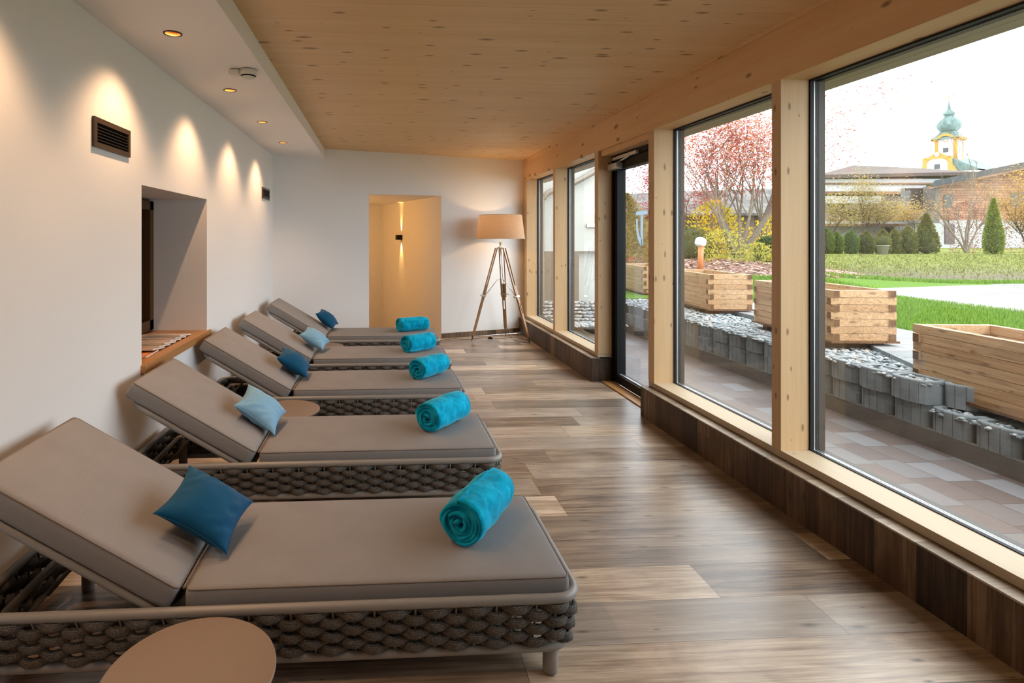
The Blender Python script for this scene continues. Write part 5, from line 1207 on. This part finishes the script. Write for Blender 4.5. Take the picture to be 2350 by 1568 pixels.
ribbed([P3(9.5, 265.5), P3(13.5, 264), P3(14, 262), P3(13.5, 259.5), P3(10, 257), P3(6, 254), P3(4.3, 251), P3(3.0, 243), P3(1.2, 233), P3(0.25, 226)], 32, 8).build('spire', m_copper, t)
m = MB(); m.lathe([(0, -0.35), (0.28, -0.2), (0.35, 0), (0.28, 0.2), (0, 0.35)], 12, (0, 0, Hh(226))); m.build('spire_ball', plain('gilded ball', (0.6, 0.42, 0.12), 0.3, 0.5, 1.0), t)
def clock(ax):
    m = MB(); pts = [(1.35 * cos(2 * pi * k / 28), 1.35 * sin(2 * pi * k / 28)) for k in range(28)]
    if ax == 'y': m.add([(x, -tw - 0.06, Hh(328) + z) for x, z in pts], [tuple(range(28))])
    else: m.add([(tw + 0.06, x, Hh(328) + z) for x, z in pts], [tuple(range(28))])
    o = m.build('clock_face', plain('pale clock face', (0.45, 0.45, 0.44), 0.8), t)
    m = MB()
    for a_, ln in ((0.6, 0.9), (2.6, 1.15)):
        if ax == 'y': m.tube([(0, -tw - 0.09, Hh(328)), (ln * cos(a_), -tw - 0.09, Hh(328) + ln * sin(a_))], 0.06, 5)
        else: m.tube([(tw + 0.09, 0, Hh(328)), (tw + 0.09, ln * cos(a_), Hh(328) + ln * sin(a_))], 0.06, 5)
    m.build('clock_hands', m_ochrep, o)
clock('y'); clock('x')
def arched(name, x0, x1, z0, z1, y, mat):
    m = MB(); cx_ = (x0 + x1) / 2; r = (x1 - x0) / 2; pts = [(x0, z0), (x1, z0)] + [(cx_ + r * cos(pi * k / 10), z1 - r + r * sin(pi * k / 10)) for k in range(11)]
    n_ = len(pts); m.add([(x, y, z) for x, z in pts] + [(x, y + 0.3, z) for x, z in pts], [tuple(range(n_)), tuple(range(n_, 2 * n_))[::-1]] + [(i, n_ + i, n_ + (i + 1) % n_, (i + 1) % n_) for i in range(n_)]); m.build(name, mat, t)
arched('belfry_window', -0.62, 0.62, Hh(351), Hh(337), -tw - 0.05, m_win)
m = MB(); m.box(tw - 0.05, tw + 0.05, -0.6, 0.6, Hh(352), Hh(338)); m.build('belfry_window', m_win, t)
# nave with curved gable
gy = -tw - 3.2
def gable(xs_, zf, y0, y1): 
    m = MB(); up_ = [(x, zf(x)) for x in xs_]; pts = [(xs_[0], 0.0)] + up_ + [(xs_[-1], 0.0)]; n_ = len(pts)
    m.add([(x, y0, z) for x, z in pts] + [(x, y1, z) for x, z in pts], [tuple(range(n_))[::-1], tuple(range(n_, 2 * n_))] + [(i, (i + 1) % n_, n_ + (i + 1) % n_, n_ + i) for i in range(n_)]); return m
GX = -1.0
def prof(x):
    a_ = abs(x - GX)
    if a_ < 2.6: return Hh(350) - a_ * 0.55
    if a_ < 3.0: return Hh(350) - 1.43 - (a_ - 2.6) * 2.2
    return Hh(350) - 2.31 - 3.0 * sst((a_ - 3.0) / 2.6) ** 0.6
xsg = [GX + 5.6 * (-1 + 2 * k / 56) for k in range(57)]
gable(xsg, prof, gy, gy + 0.8).build('gable_band', m_ochrep, t)
gable([GX + 4.3 * (-1 + 2 * k / 40) for k in range(41)], lambda x: min(prof(x) - 1.0, Hh(372) + 0.6) if abs(x - GX) < 2.2 else prof(x) - 1.1, gy - 0.06, gy).build('gable_field', m_white, t)
m = MB()
for sx in (-1, 1): m.box(GX + sx * 3.0 - 0.55, GX + sx * 3.0 + 0.55, gy - 0.12, gy, 0.0, Hh(364)); 
m.box(GX - 3.2, GX + 3.2, gy - 0.12, gy, Hh(367), Hh(362)); m.build('gable_pilasters', m_ochrep, t)
m = MB(); m.box(GX - 0.65, GX + 0.65, gy - 0.14, gy, Hh(390), Hh(379)); m.build('gable_window', m_win, t)
m = MB(); m.lathe([(0, 0), (0.55, 0), (0.55, 0.1), (0, 0.1)], 16); o = m.build('rosette', plain('pale rosette', (0.5, 0.5, 0.5), 0.8), t); o.location = (GX, gy - 0.14, Hh(357)); o.rotation_euler = (pi / 2, 0, 0)
m = MB(); m.add([(-6.5, gy + 0.6, Hh(398)), (GX, gy + 0.6, Hh(353)), (8.5, gy + 0.6, Hh(396)), (-6.5, 22, Hh(398)), (GX, 22, Hh(353)), (8.5, 22, Hh(396))], [(0, 3, 4, 1), (1, 4, 5, 2), (0, 1, 2), (3, 5, 4)]); m.build('nave_roof', m_copper, t)
m = MB(); m.box(-5.6, 7.6, gy + 0.7, 22, 0, Hh(397)); m.build('nave', m_white, t)
